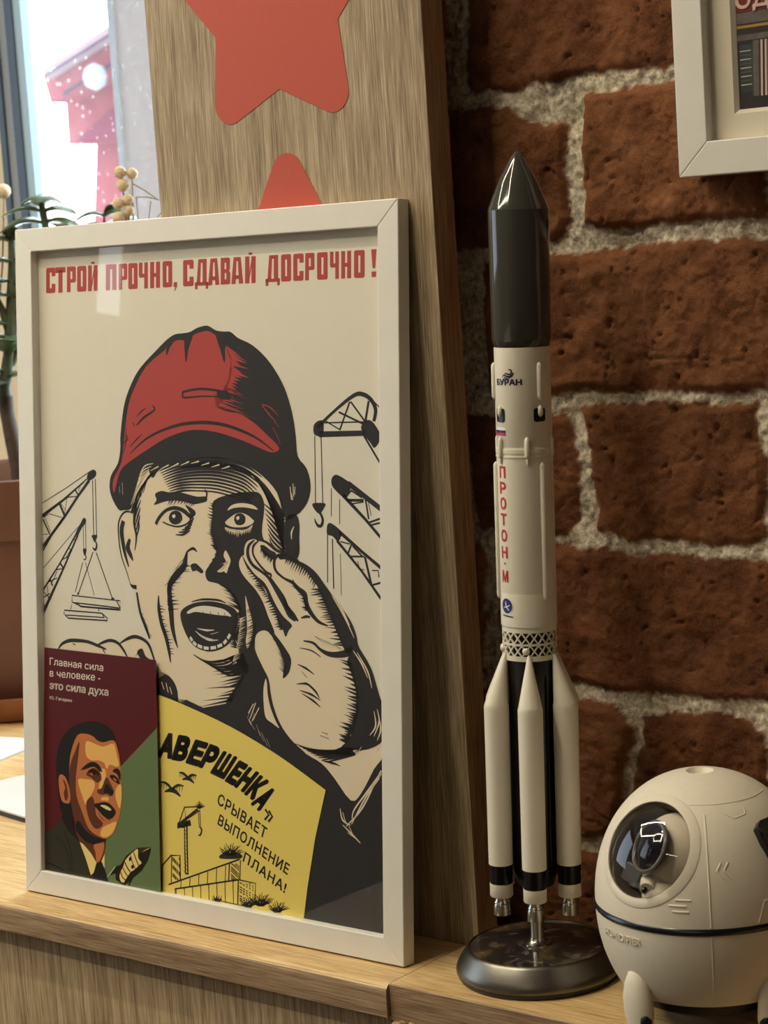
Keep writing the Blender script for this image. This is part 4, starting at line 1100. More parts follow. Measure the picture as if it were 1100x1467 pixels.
  ('P',6,'K',1,[1769,441,1949,465,1939,496,1796,478]),
  ('S',1,'K',True,0,[22.0,19.3,24.8,27.5,27.5,27.5,22.0],[2615,3200,2765,3309,2899,3390,2965,3400,3031,3369,3069,3308,3055,3237]),
  ('S',1,'K',False,0,[35.8,33.0],[2628,3158,2989,3167]),
  ('S',1,'K',False,0,[6.9],[2594,3148,2595,2730]),
  ('S',1,'K',False,0,[6.9],[2644,3148,2653,2731]),
  ('S',1,'K',False,0,[8.3],[2683,3238,2797,3185]),
  ('S',1,'K',False,0,[8.3],[2667,3228,2990,3234]),
  ('S',1,'K',False,0,[12.4],[2872,3355,2793,3187]),
  ('S',1,'K',False,0,[12.4],[2785,3293,2977,3221]),
  ('S',1,'K',False,0,[12.4],[2879,3355,2990,3234]),
  ('S',1,'K',False,0,[16.5],[3017,3359,2990,3234]),
  ('S',1,'K',False,0,[13.8],[2976,3155,3098,2992]),
  ('S',1,'K',False,0,[8.3],[3037,3369,3102,3318]),
  ('S',1,'K',False,0,[5.5],[3055,3211,3100,3170]),
  ('P',1,'K',1,[2588,3215,2629,3242,2664,3234,2663,3164,2648,3148,2614,3148,2587,3163]),
  ('P',1,'K',1,[2957,3206,3003,3245,3055,3226,3106,3145,3060,3079,3028,3109,2982,3155]),
  ('P',1,'K',1,[2571,2736,2670,2739,2663,2711,2636,2678,2622,2673,2588,2698]),
  ('S',1,'K',1,1,[16.5,19.3,22.0,19.3,13.8,4.1],[2629,2683,2651,2642,2641,2605,2614,2601,2594,2625,2587,2646]),
  ('P',1,'K',1,[2722,2863,2730,2899,2771,2914,2873,2864,2873,2835,2826,2777,2746,2827]),
  ('S',1,'K',0,0,[33.0],[2853,2865,3105,2715]),
  ('S',1,'K',0,0,[24.8,19.3,19.3],[2812,2792,2983,2652,3103,2543]),
  ('S',1,'K',0,0,[11.0],[2873,2824,2959,2780]),
  ('S',1,'K',0,0,[11.0],[2880,2825,2832,2777]),
  ('S',1,'K',0,0,[16.5],[2839,2762,2972,2765]),
  ('S',1,'K',0,0,[8.3],[2885,2742,2971,2755]),
  ('S',1,'K',0,0,[12.4],[2987,2770,3010,2653]),
  ('S',1,'K',0,0,[5.5],[3004,2766,3030,2674]),
  ('S',1,'K',0,0,[12.4],[3010,2632,3104,2661]),
  ('S',1,'K',0,0,[11.0],[3029,2618,3104,2635]),
  ('S',1,'K',0,0,[5.5],[2722,2832,2719,2660]),
  ('S',1,'K',0,0,[5.5],[2785,2766,2784,2615]),
  ('P',1,'K',1,[2682,2570,2689,2612,2723,2618,2796,2569,2772,2511,2729,2540,2688,2549]),
  ('S',1,'K',0,0,[24.8,19.3,22.0],[2776,2573,2955,2456,3101,2364]),
  ('S',1,'K',0,0,[19.3,16.5,19.3],[2762,2516,2954,2337,3099,2179]),
  ('S',1,'K',0,0,[8.3],[2789,2511,2862,2498]),
  ('S',1,'K',0,0,[12.4],[2876,2499,2842,2430]),
  ('S',1,'K',0,0,[11.0],[2882,2489,2955,2430]),
  ('S',1,'K',0,0,[11.0],[2862,2423,2974,2427]),
  ('S',1,'K',0,0,[4.1],[2889,2489,2955,2445]),
  ('S',1,'K',0,0,[16.5],[2978,2426,3025,2263]),
  ('S',1,'K',0,0,[8.3],[3033,2346,3079,2348,3085,2307]),
  ('S',1,'K',0,0,[12.4],[3032,2258,3100,2277]),
  ('S',1,'K',0,0,[5.5],[2921,2397,2940,2341]),
  ('S',1,'K',0,0,[5.5],[2927,2351,2974,2348]),
  ('S',1,'K',0,0,[6.9],[2688,2549,2685,2257]),
  ('S',1,'K',0,0,[8.3],[2726,2525,2733,2222]),
  ('S',1,'K',0,0,[4.1],[2788,2439,2792,2184]),
  ('P',1,'K',1,[598,2855,613,2892,653,2914,684,2906,688,2881,669,2860,621,2840]),
  ('S',1,'K',0,0,[6.0],[146,2674,393,2785,635,2905]),
  ('S',1,'K',0,0,[23.8,17.9,7.9],[144,2585,367,2705,598,2851]),
  ('S',1,'K',0,0,[19.8,21.8,19.8,23.8],[138,2365,376,2592,512,2737,621,2843]),
  ('S',1,'K',0,0,[13.9,7.9,6.0],[137,2331,252,2466,376,2600]),
  ('S',1,'K',0,0,[6.9],[651,2843,655,2472]),
  ('S',1,'K',0,0,[6.9],[678,2852,682,2472]),
  ('S',1,'K',0,0,[19.8],[330,2679,376,2600]),
  ('S',1,'K',0,0,[13.9],[162,2569,227,2469]),
  ('S',1,'K',0,0,[5.0],[175,2594,234,2487]),
  ('S',1,'K',0,0,[5.0],[224,2608,346,2587]),
  ('S',1,'K',0,0,[5.0],[150,2577,218,2604]),
  ('S',1,'K',0,0,[4.0],[342,2683,389,2634]),
  ('S',1,'K',0,0,[11.9],[477,2782,512,2741]),
  ('S',1,'K',0,0,[6.9],[385,2722,506,2733]),
  ('S',1,'K',0,0,[4.0],[404,2726,377,2617]),
  ('S',1,'K',0,0,[5.0],[538,2812,513,2770]),
  ('S',1,'K',0,0,[5.0],[489,2778,574,2830]),
  ('S',1,'K',0,0,[5.0],[147,2463,215,2469]),
  ('P',1,'K',1,[635,2475,689,2477,674,2443,660,2430,646,2451]),
  ('S',1,'K',1,1,[8.9,13.9,17.9,13.9,4.0],[669,2439,683,2411,670,2381,653,2385,641,2397]),
  ('P',1,'K',1,[482,2486,532,2555,559,2589,582,2581,579,2556,543,2522,506,2475]),
  ('S',1,'K',0,0,[5.0],[135,2216,507,2529]),
  ('S',1,'K',0,0,[15.9,11.9,13.9],[137,2068,320,2271,494,2487]),
  ('S',1,'K',0,0,[27.8,15.9,13.9],[133,1906,356,2239,506,2479]),
  ('S',1,'K',0,0,[5.0],[555,2539,557,2377]),
  ('S',1,'K',0,0,[5.0],[577,2556,578,2378]),
  ('S',1,'K',0,0,[13.9],[320,2279,356,2243]),
  ('S',1,'K',0,0,[7.9],[276,2227,350,2239]),
  ('S',1,'K',0,0,[11.9],[220,2165,249,2116]),
  ('S',1,'K',0,0,[7.9],[201,2139,293,2173]),
  ('S',1,'K',0,0,[6.0],[231,2123,294,2219]),
  ('S',1,'K',0,0,[6.9],[150,2077,228,2022]),
  ('S',1,'K',0,0,[8.9],[142,2026,217,2064]),
  ('S',1,'K',0,0,[6.0],[194,2113,204,2021]),
  ('S',1,'K',0,0,[6.0],[143,2034,166,1968]),
  ('S',1,'K',0,0,[6.9],[339,2297,406,2325]),
  ('S',1,'K',0,0,[6.9],[408,2384,443,2360]),
  ('S',1,'K',0,0,[6.0],[376,2307,444,2385]),
  ('S',1,'K',0,0,[6.0],[451,2435,487,2445]),
  ('S',1,'K',0,0,[6.0],[476,2478,493,2445]),
  ('S',1,'K',0,0,[6.0],[544,2289,467,2085]),
  ('S',1,'K',0,0,[5.0],[571,2290,652,2073]),
  ('S',1,'K',0,0,[7.9],[646,2364,497,2074]),
  ('S',1,'K',0,0,[7.9],[676,2361,822,2062]),
  ('P',1,'K',1,[549,2379,583,2380,572,2340,560,2339]),
  ('S',1,'K',1,1,[6.9,8.9,8.9,3.0],[567,2344,579,2324,564,2308,550,2314]),
  ('S',1,'K',0,0,[7.9],[435,2016,436,2062,897,2049,898,1988,673,1992,531,1992,435,2016]),
  ('S',1,'K',0,0,[8.9],[447,2013,674,2008,896,2000]),
  ('S',1,'K',0,0,[11.9],[489,2006,519,1991,884,1989]),
  ('S',1,'K',0,0,[8.9],[862,2047,896,2000]),
  ('S',1,'K',0,0,[8.9],[354,1928,359,1957,720,1957,772,1927,766,1903]),
  ('S',1,'K',0,0,[9.9],[361,1928,396,1905,766,1910]),
  ('S',1,'K',0,0,[7.9],[379,1925,743,1929]),
  ('S',1,'K',0,0,[7.9],[720,1957,745,1925]),
  ('S',1,'K',0,0,[5.0],[432,1999,420,1963]),
  ('S',1,'K',0,0,[6.0],[691,1984,691,1964]),
  ('P',1,'K',0,[491,2086,504,2083,506,2070,485,2069]),
  ('P',1,'K',0,[816,2070,839,2067,841,2055,810,2055]),
  ('P',1,'S',1,[284,1673,301,1704,361,1743,462,1758,562,1758,660,1734,726,1761,799,1780,888,1766,961,1802,1032,1818,1103,1803,1158,1767,1210,1669,1208,1545,219,1469]),
  ('S',2,'K',1,1,[8.2,19.2,24.7,24.7,22.0,22.0,11.0],[292,1686,327,1723,395,1751,462,1758,578,1757,676,1737,757,1717]),
  ('S',2,'K',1,1,[6.9,19.2,22.0,22.0,19.2,8.2],[660,1734,726,1761,799,1780,872,1765,927,1717,958,1674]),
  ('S',2,'K',1,1,[6.9,22.0,24.7,22.0,22.0,13.7],[888,1766,961,1802,1033,1820,1111,1804,1161,1767,1203,1680]),
  ('S',2,'K',1,1,[11.0,5.5],[725,1715,749,1688]),
  ('S',2,'K',1,1,[8.2],[461,1726,436,1736]),
  ('P',2,'K',1,[1046,1714,1094,1746,1125,1697,1187,1668,1202,1624,1124,1641]),
  ('F',2,'K',7,18.3,0.4,[-32,-32],[1046,1709,1094,1740]),
 ],
 'card': [
  ('P',1,'M',0,[187,1695,1243,1683,1250,1240,1263,122,131,116]),
  ('P',2,'G',0,[1250,1240,1263,122,711,113,743,824,907,948]),
  ('P',3,'B',1,[330,585,307,683,290,822,286,928,312,1024,371,1112,450,1172,567,1216,670,1229,754,1219,819,1191,850,1151,862,1101,861,1043,459,700,453,465]),
  ('P',4,'O',1,[436,1001,499,1118,585,1138,659,1125,687,1105,748,1096,849,1118,887,1057,905,979,915,866,921,752,902,652,870,562,828,490,767,451,684,414,569,415,487,481,432,626,418,754,418,906]),
  ('P',4,'O',1,[310,813,344,837,386,809,418,730,416,654,374,643,337,657,316,719]),
  ('P',5,'D',1,[352,805,385,774,400,693,374,661,358,712,373,749]),
  ('P',5,'L',1,[584,1086,658,1081,748,1067,846,1097,873,1033,894,955,859,946,810,952,777,920,754,958,697,969,631,963,582,993]),
  ('P',5,'L',1,[503,821,578,830,652,826,660,780,617,718,574,654,542,709,514,764]),
  ('P',5,'L',1,[720,908,764,913,768,850,734,788,700,762,707,832]),
  ('P',5,'L',1,[869,803,909,831,914,751,898,669,873,700,855,756]),
  ('P',5,'L',1,[728,516,802,554,864,573,825,497,767,459,710,462]),
  ('P',5,'L',1,[732,725,789,731,781,699,723,701]),
  ('P',5,'D',1,[422,895,474,1005,521,1080,498,938,478,819,484,703,540,592,588,505,653,466,734,441,651,405,569,409,487,475,432,626,420,754]),
  ('P',5,'D',1,[575,666,634,719,660,664,672,596,736,546,670,503,605,553]),
  ('P',6,'B',1,[497,540,570,479,669,445,767,445,684,406,569,403,471,479]),
  ('P',6,'B',1,[527,885,581,929,639,954,699,944,736,898,711,899,655,923,588,903]),
  ('P',6,'B',1,[834,909,858,931,894,930,909,894,902,855,874,896]),
  ('P',6,'D',1,[579,864,646,912,711,896,727,845,685,818,628,846]),
  ('P',6,'B',1,[593,880,638,908,687,897,708,866,670,872,629,876]),
  ('P',7,'O',1,[616,871,654,879,678,868,645,862]),
  ('P',8,'B',1,[645,881,672,881,670,866,648,865]),
  ('P',6,'B',1,[805,877,845,887,889,863,898,829,856,842,824,856]),
  ('P',7,'O',1,[838,864,857,865,876,849,853,852]),
  ('P',6,'D',1,[729,788,768,861,795,853,831,799,842,772,814,740,774,752,733,742,692,747,689,772]),
  ('P',7,'B',1,[750,784,783,823,807,796,839,777,825,747,793,760,757,754]),
  ('P',6,'B',1,[646,671,698,680,756,696,805,687,856,647,839,610,802,586,746,596,697,628]),
  ('P',7,'C',1,[713,668,756,674,794,665,818,649,797,643,752,652]),
  ('S',7,'O',1,1,[2.7,11.0,11.0,2.7],[657,673,740,699,813,691,859,650]),
  ('S',7,'O',1,1,[4.1,19.2,8.2],[705,609,754,580,805,570]),
  ('P',6,'D',1,[689,621,737,592,802,583,786,569,729,574]),
  ('P',3,'D',1,[429,485,569,409,684,412,754,450,745,350,717,277,648,244,567,327]),
  ('P',4,'O',1,[643,389,726,429,741,384,707,304,668,276,658,339]),
  ('P',4,'C',0,[505,395,543,382,617,328,668,270,639,202,610,181,566,280]),
  ('P',4,'C',0,[745,344,743,245,706,275]),
  ('P',5,'B',0,[665,270,718,285,746,234,793,125,612,129,639,202]),
  ('P',3,'V',0,[138,402,251,464,346,558,398,593,446,493,505,395,566,280,610,181,612,111,122,126]),
  ('P',4,'B',0,[321,543,398,593,446,493,505,395,477,409,403,447]),
  ('S',4,'B',1,1,[4.1,8.2,4.1],[266,406,350,358,399,270,405,177]),
  ('S',4,'B',1,1,[4.1,8.2,4.1],[142,212,244,202,362,171]),
  ('S',4,'B',1,1,[4.1,8.2,4.1],[352,452,417,319,430,168]),
  ('S',4,'B',1,1,[4.1,8.2,4.1],[162,334,212,281]),
  ('S',4,'W2',0,0,[8.2],[753,171,795,218,844,271]),
  ('P',3,'B',0,[794,206,852,274,934,300,909,256,843,224]),
  ('P',4,'B',0,[895,289,950,358,1057,425,1174,444,1179,426,1151,354,1097,286,1011,221,967,146,945,143,903,160,849,183,845,221]),
  ('P',5,'C',1,[1059,416,1014,389,966,351,936,318,922,284,894,239,884,203,903,174,933,183,985,248,1028,276,1093,325,1062,357]),
  ('S',6,'B',1,0,[8.2,8.2,8.2],[1021,390,1037,354,1066,306]),
  ('S',6,'B',1,0,[6.4,6.4,6.4],[990,367,1004,327,1035,281]),
  ('S',6,'B',1,0,[9.2,9.2,9.2],[936,314,959,279,988,252]),
  ('S',6,'B',1,0,[8.2,8.2,8.2],[918,273,937,245,963,222]),
  ('S',6,'B',1,0,[8.2,8.2,8.2],[898,240,910,211,941,192]),
  ('P',6,'B',1,[1093,325,1028,276,985,248,933,183,951,174,1011,221,1097,286]),
  ('P',6,'V',1,[1059,416,1068,425,1168,442,1121,417,1078,388]),
  ('P',6,'B',1,[976,346,998,356,997,337,981,324]),
  ('P',6,'B',1,[996,295,1013,305,1021,287,1001,277]),
  ('S',5,'L',1,1,[2.7,12.8,3.7],[1078,391,1121,417,1168,436]),
  ('P',4,'C',0,[946,181,973,196,967,146,945,135]),
  ('T',3,'W','Главная сила',0,1.0,[239,1580,757,1574,241,1629]),
  ('T',3,'W','в человеке -',0,1.0,[237,1500,728,1505,240,1550]),
  ('T',3,'W','это сила духа',0.03,1.0,[234,1416,801,1413,237,1467]),
  ('T',3,'W','Ю. Гагарин',0,1.0,[234,1344,451,1341,234,1365]),
 ],
}

# ================================================================== THE SETTING
def struct(name, mb, m, **k):
    return tag(mb.build(name, m, **k), kind='structure')

M['room'] = mat('taupe_wall_paint', (150, 138, 120), 0.9, var=.02)
M['plaster'] = mat('cream_plaster', (226, 214, 190), 0.85, bump=0.2, bscale=120, var=0.03)
M['ceil'] = mat('ceiling_paint', (170, 162, 150), 0.9, var=0.02)
M['floor'] = wood('floor_boards', (62, 48, 36), (84, 66, 48), (104, 84, 62), 'X', 0.5)
FZ, CZ = -0.9, 1.75
XL, XR, YF, YN = -2.3, 2.6, -3.4, 0.8
struct('floor', MB().box(XL, XR, YF, YN, FZ - .05, FZ), M['floor'])
struct('ceiling', MB().box(XL, XR, YF, YN, CZ, CZ + .05), M['ceil'])
struct('wall_right', MB().box(XR, XR + .05, YF, YN, FZ, CZ), M['room'])
struct('wall_front', MB().box(XL, XR, YF - .05, YF, FZ, CZ), M['room'])
# left wall with a tall narrow window
w = MB()
w.box(XL - .05, XL, YF, -2.265, FZ, CZ); w.box(XL - .05, XL, -2.165, -1.5, FZ, CZ); w.box(XL - .05, XL, -.3, YN, FZ, CZ)
w.box(XL - .05, XL, -1.5, -.3, FZ, .1); w.box(XL - .05, XL, -1.5, -.3, 1.5, CZ)
w.box(XL - .05, XL, -2.265, -2.165, FZ, 0.735); w.box(XL - .05, XL, -2.265, -2.165, 1.6, CZ)
struct('wall_left', w, M['room'])
struct('window_2', MB().box(XL - .04, XL - .03, -2.265, -2.165, 0.735, 1.6), emit('daylit_blind', (240, 248, 255), 4.0))
struct('cool_fill_pane', MB().box(XL - .04, XL - .03, -1.5, -.3, .1, 1.5), emit('cool_fill_glow', (214, 234, 255), 2.6))  # unseen glowing pane, added to send cool light from the left
# niche wall with the window, behind the left end of the counter
WX0, WX1, WZ0, WZ1 = -0.888, -0.05, 0.16, 1.45
w = MB()
w.box(XL, WX0, YN, YN + .055, FZ, CZ); w.box(WX1, XR, YN, YN + .055, FZ, CZ)
w.box(WX0, WX1, YN, YN + .055, FZ, WZ0); w.box(WX0, WX1, YN, YN + .055, WZ1, CZ)
struct('wall_back_left', w, M['plaster'])
# window_1: blue grey sash, inner glass with dried specks, white outer mullion
M['sash_dark'] = mat('blue_grey_sash', (74, 90, 112), 0.4)
M['sash_light'] = mat('pale_blue_sash', (168, 196, 216), 0.35)
M['sash_mid'] = mat('ribbed_gasket', (150, 160, 172), 0.7, bump=0.6, bscale=500, var=0.2)
M['outer_white'] = mat('white_outer_sash', (184, 172, 174), 0.8, spec=.1)
w = MB()
for (a, b, y0, y1, m) in ((-.004, .005, -.008, .010, 0), (.005, .019, -.004, .010, 2), (.019, .031, -.006, .010, 0), (.031, .044, -.003, .010, 1)):
    w.box(WX0 + a, WX0 + b, YN + y0, YN + y1, WZ0, WZ1, m)
w.box(WX1 - .046, WX1, YN - .004, YN + .012, WZ0, WZ1, 0)
w.box(WX0 + .044, WX1 - .046, YN - .004, YN + .012, WZ0, WZ0 + .05, 0)
w.box(WX0 + .044, WX1 - .046, YN - .004, YN + .012, WZ1 - .05, WZ1, 0)
win = struct('window_1', w, [M['sash_dark'], M['sash_light'], M['sash_mid']])
MB().box(WX0 + .044, WX1 - .046, YN + .006, YN + .010, WZ0 + .05, WZ1 - .05).build('window_glass', pane('dusty_window_glass', (0.97, 0.99, 1.0), dust=0.30), win)
w = MB()
w.box(-.781, -.774, YN + .075, YN + .13, WZ0, WZ1, 1); w.box(-.774, -.52, YN + .08, YN + .13, WZ0, WZ1, 0)
w.build('outer_sash', [M['outer_white'], mat('pale_sash_edge', (160, 166, 172), 0.8, spec=.1)], win)

# brick pier behind the board: real relief, bricks of uneven outline set in rough mortar
BRICKS = [[(a[0] / 1000, a[1] / 1000) for a in q] for q in [[[284.9,618.6],[477.1,615.6],[472.4,517.6],[420.3,514.9],[374.7,516.5],[344.7,515.2],[314.1,513.4],[275.9,512.6]],[[259.6,503.3],[301.7,501.2],[312.8,494.5],[323.4,489.2],[340.9,488.0],[340.6,468.1],[341.3,434.6],[331.7,422.1],[284.7,421.3],[257.5,421.4]],[[355.8,502.2],[387.9,503.5],[419.8,505.4],[472.0,507.3],[469.5,428.9],[412.4,428.5],[361.7,427.8],[354.2,431.8],[355.6,468.1]],[[280.2,408.1],[329.6,412.9],[354.4,411.7],[370.9,414.9],[409.9,416.5],[442.5,416.0],[507.3,415.6],[503.8,332.5],[443.5,332.6],[392.4,334.2],[324.4,334.3],[278.2,331.7],[275.7,368.3]],[[257.1,318.1],[297.9,317.2],[333.8,318.5],[337.1,300.6],[339.7,286.9],[333.3,257.5],[323.6,245.7],[261.7,250.0]],[[342.9,322.6],[377.4,326.2],[417.6,324.4],[457.6,323.5],[456.7,306.4],[461.8,294.3],[459.8,251.5],[449.0,247.1],[405.6,246.3],[371.3,247.5],[348.7,251.7],[350.4,278.0],[348.6,311.9]],[[471.0,323.9],[529.9,322.9],[527.0,247.4],[469.1,247.1]],[[277.7,237.6],[318.0,237.9],[351.8,238.0],[380.2,236.7],[415.6,236.9],[463.4,235.4],[501.8,234.8],[498.5,157.6],[459.7,157.0],[434.6,155.6],[388.8,155.4],[355.0,154.3],[331.3,156.6],[273.6,158.5]],[[259.4,146.3],[332.6,144.7],[352.9,144.3],[368.4,133.4],[365.2,121.2],[356.7,101.1],[352.1,66.0],[331.8,61.2],[252.9,57.9]],[[375.0,138.7],[394.8,143.4],[434.1,145.3],[453.6,139.8],[454.4,110.6],[453.6,64.6],[364.0,58.9],[366.5,102.2],[376.2,126.5]],[[201.4,42.1],[331.1,50.2],[413.7,50.8],[409.4,-30.8],[194.0,-51.0]],[[425.2,50.3],[540.1,52.7],[537.3,-23.5],[421.2,-28.6]],[[464.1,139.2],[543.1,137.2],[540.6,68.6],[460.8,67.7]],[[482.4,507.0],[556.6,512.1],[553.5,426.8],[478.8,428.4]],[[191.8,603.0],[263.4,607.6],[257.1,511.9],[184.0,514.4]],[[239.5,242.7],[264.8,234.9],[260.4,159.7],[233.3,162.2]]]]
BX0, BX1, BZ0, BZ1, BS = 0.05, 0.86, -0.1, 0.80, 0.00125
BY = 0.130
def vnoise(X, Z, s, seed):
    r = np.random.default_rng(seed).random((256, 256))
    x = X * s + 31.7; z = Z * s + 57.3
    xi = np.floor(x).astype(int); zi = np.floor(z).astype(int)
    fx = x - xi; fz = z - zi
    fx = fx * fx * (3 - 2 * fx); fz = fz * fz * (3 - 2 * fz)
    g = lambda a, b: r[(xi + a) % 256, (zi + b) % 256]
    return (g(0, 0) * (1 - fx) + g(1, 0) * fx) * (1 - fz) + (g(0, 1) * (1 - fx) + g(1, 1) * fx) * fz
def fbm(X, Z, s, seed, o=4, gain=.5):
    t = 0; a = 1; n = 0
    for i in range(o):
        t = t + a * (vnoise(X, Z, s * 2 ** i, seed + i) - .5); n += a; a *= gain
    return t / n * 2
def build_bricks():
    nx = int((BX1 - BX0) / BS); nz = int((BZ1 - BZ0) / BS)
    xs = np.linspace(BX0, BX1, nx); zs = np.linspace(BZ0, BZ1, nz)
    X, Z = np.meshgrid(xs, zs)
    wx = X + fbm(X, Z, 60, 1, 4) * .0030; wz = Z + fbm(X, Z, 60, 9, 4) * .0030
    # the courses continue beyond the bricks drawn one by one
    bricks = [list(b) for b in BRICKS]
    for r in range(-2, 11):
        z0 = 0.062 + (r - 1) * 0.0895
        off = 0.115 if r % 2 else 0.0
        for c in range(-1, 5):
            x0 = 0.02 + c * 0.235 + off
            q = [(x0, z0), (x0 + .22, z0), (x0 + .22, z0 + .075), (x0, z0 + .075)]
            cx, cz = x0 + .11, z0 + .0375
            if x0 + .22 < 0.262 or x0 > 0.535 or z0 > 0.62 or z0 + .075 < -.05:
                bricks.append(q)
    d = np.full(X.shape, -1.0); bid = np.zeros(X.shape)
    for i, q in enumerate(bricks):
        q = np.array(q)
        m = (X > q[:, 0].min() - .01) & (X < q[:, 0].max() + .01) & (Z > q[:, 1].min() - .01) & (Z < q[:, 1].max() + .01)
        if not m.any(): continue
        px, pz = wx[m], wz[m]
        ins = np.zeros(px.shape, bool); dist = np.full(px.shape, 9.0)
        for k in range(len(q)):
            a, b = q[k - 1], q[k]
            e = b - a; t = np.clip(((px - a[0]) * e[0] + (pz - a[1]) * e[1]) / (e @ e), 0, 1)
            dist = np.minimum(dist, np.hypot(px - a[0] - t * e[0], pz - a[1] - t * e[1]))
            c = ((a[1] > pz) != (b[1] > pz)) & (px < e[0] * (pz - a[1]) / (e[1] if abs(e[1]) > 1e-9 else 1e-9) + a[0])
            ins ^= c
        sd = np.where(ins, dist, -dist)
        old = d[m]; up = sd > old
        old[up] = sd[up]; d[m] = old
        bb = bid[m]; bb[up] = i; bid[m] = bb
    d = d + .0016
    edge = np.clip((d + .0012) / .0065, 0, 1); edge = edge * edge * (3 - 2 * edge)
    rough = np.random.default_rng(3).random(200)[bid.astype(int) % 200]
    face = fbm(X, Z, 13, 21, 3) * .0044 + fbm(X, Z, 42, 31, 4) * .0024 + fbm(X, Z, 150, 41, 3, .6) * .0013 + fbm(X, Z, 420, 45, 2) * .0005
    bold = fbm(X, Z, 26, 61, 4); face = face - np.clip(bold - .30, 0, 1) * .010 * (.3 + rough)
    gouge = fbm(X * .6, Z * 1.8, 24, 71, 3); face = face - np.clip(.022 - np.abs(gouge), 0, 1) * .06 * (vnoise(X, Z, 22, 75) > .45)
    pit = fbm(X, Z, 210, 51, 2); face = face - np.clip(pit - .54, 0, 1) * .012
    face = face + (rough - .5) * .005
    mort = -.0045 + fbm(X, Z, 30, 81, 4) * .0050 + fbm(X, Z, 160, 91, 3, .65) * .0030
    h = mort * (1 - edge) + face * edge
    Y = BY - h
    co = np.stack([X, Y, Z], -1).reshape(-1, 3)
    idx = np.arange(nx * nz).reshape(nz, nx)
    quads = np.stack([idx[:-1, :-1], idx[:-1, 1:], idx[1:, 1:], idx[1:, :-1]], -1).reshape(-1, 4)
    # sides, top and back close the pier
    nb = len(co); D = YN - .001
    border = np.concatenate([idx[0, :], idx[1:, -1], idx[-1, -2::-1], idx[-2:0:-1, 0]])
    back = co[border].copy(); back[:, 1] = D
    co = np.concatenate([co, back]); n = len(border); bi = np.arange(n) + nb
    side = np.stack([border, bi, np.roll(bi, -1), np.roll(border, -1)], -1)
    allf = np.concatenate([quads, side])
    me = bpy.data.meshes.new('wall_back')
    me.vertices.add(len(co)); me.vertices.foreach_set('co', co.ravel())
    me.loops.add(allf.size); me.loops.foreach_set('vertex_index', allf.ravel())
    me.polygons.add(len(allf)); me.polygons.foreach_set('loop_start', np.arange(0, allf.size, 4)); me.polygons.foreach_set('loop_total', np.full(len(allf), 4))
    me.polygons.foreach_set('use_smooth', np.ones(len(allf), bool))
    me.update(calc_edges=True); me.validate()
    at = me.attributes.new('brick_mask', 'FLOAT', 'POINT')
    msk = np.concatenate([np.clip((d + .001 + fbm(X, Z, 300, 17, 2) * .0018) / .002, 0, 1).ravel(), np.zeros(n)])
    at.data.foreach_set('value', msk.astype(np.float32))
    at = me.attributes.new('brick_tone', 'FLOAT', 'POINT')
    at.data.foreach_set('value', np.concatenate([rough.ravel(), np.zeros(n)]).astype(np.float32))
    o = bpy.data.objects.new('wall_back', me); col.objects.link(o)
    m, nt, b = new_mat('old_brick_and_mortar')
    b.inputs['Roughness'].default_value = 0.92
    b.inputs['Specular IOR Level'].default_value = 0.15
    N = nt.nodes.new; L = nt.links.new
    am = N('ShaderNodeAttribute'); am.attribute_name = 'brick_mask'
    atn = N('ShaderNodeAttribute'); atn.attribute_name = 'brick_tone'
    tc = N('ShaderNodeTexCoord')
    def nz(s, det, ra=.6):
        k = N('ShaderNodeTexNoise'); k.inputs['Scale'].default_value = s; k.inputs['Detail'].default_value = det; k.inputs['Roughness'].default_value = ra
        L(tc.outputs['Object'], k.inputs['Vector']); return k
    n1 = nz(38, 6); n2 = nz(700, 6, .75); n3 = nz(260, 4, .7)
    cr = N('ShaderNodeValToRGB'); e = cr.color_ramp.elements
    e[0].position = .28; e[0].color = lin((92,55,36)); e[1].position = .75; e[1].color = lin((156,106,72))
    k = e.new(.5); k.color = lin((128,82,54))
    ad = N('ShaderNodeMath'); ad.operation = 'MULTIPLY_ADD'; ad.inputs[1].default_value = .16
    L(atn.outputs['Fac'], ad.inputs[0]); L(n1.outputs['Fac'], ad.inputs[2])
    sb = N('ShaderNodeMath'); sb.operation = 'MULTIPLY_ADD'; sb.inputs[1].default_value = .55; 
    L(n2.outputs['Fac'], sb.inputs[0]); s2 = N('ShaderNodeMath'); s2.operation = 'SUBTRACT'; s2.inputs[1].default_value = .355
    L(ad.outputs[0], s2.inputs[0]); L(s2.outputs[0], sb.inputs[2]); L(sb.outputs[0], cr.inputs[0])
    cm = N('ShaderNodeValToRGB'); e = cm.color_ramp.elements
    e[0].position = .3; e[0].color = lin((146, 130, 110)); e[1].position = .68; e[1].color = lin((255, 242, 218))
    L(n3.outputs['Fac'], cm.inputs[0])
    mx = N('ShaderNodeMix'); mx.data_type = 'RGBA'
    L(am.outputs['Fac'], mx.inputs[0]); L(cm.outputs[0], mx.inputs[6]); L(cr.outputs[0], mx.inputs[7])
    L(mx.outputs[2], b.inputs['Base Color'])
    bp = N('ShaderNodeBump'); bp.inputs['Strength'].default_value = .8; bp.inputs['Distance'].default_value = .0014
    L(n2.outputs['Fac'], bp.inputs['Height']); L(bp.outputs[0], b.inputs['Normal'])
    me.materials.append(m)
    tag(o, kind='structure')
build_bricks()
# plain continuation of the pier above, below and to the right, outside the picture
w = MB(); w.box(BX1, XR, BY, YN - .001, FZ, CZ); w.box(BX0, BX1, BY, YN - .001, FZ, BZ0); w.box(BX0, BX1, BY, YN - .001, BZ1, CZ)
M['brickplain'] = mat('old_brick', (138, 82, 54), 0.9, bump=0.8, bscale=60, var=0.25)
struct('wall_back_right', w, M['brickplain'])

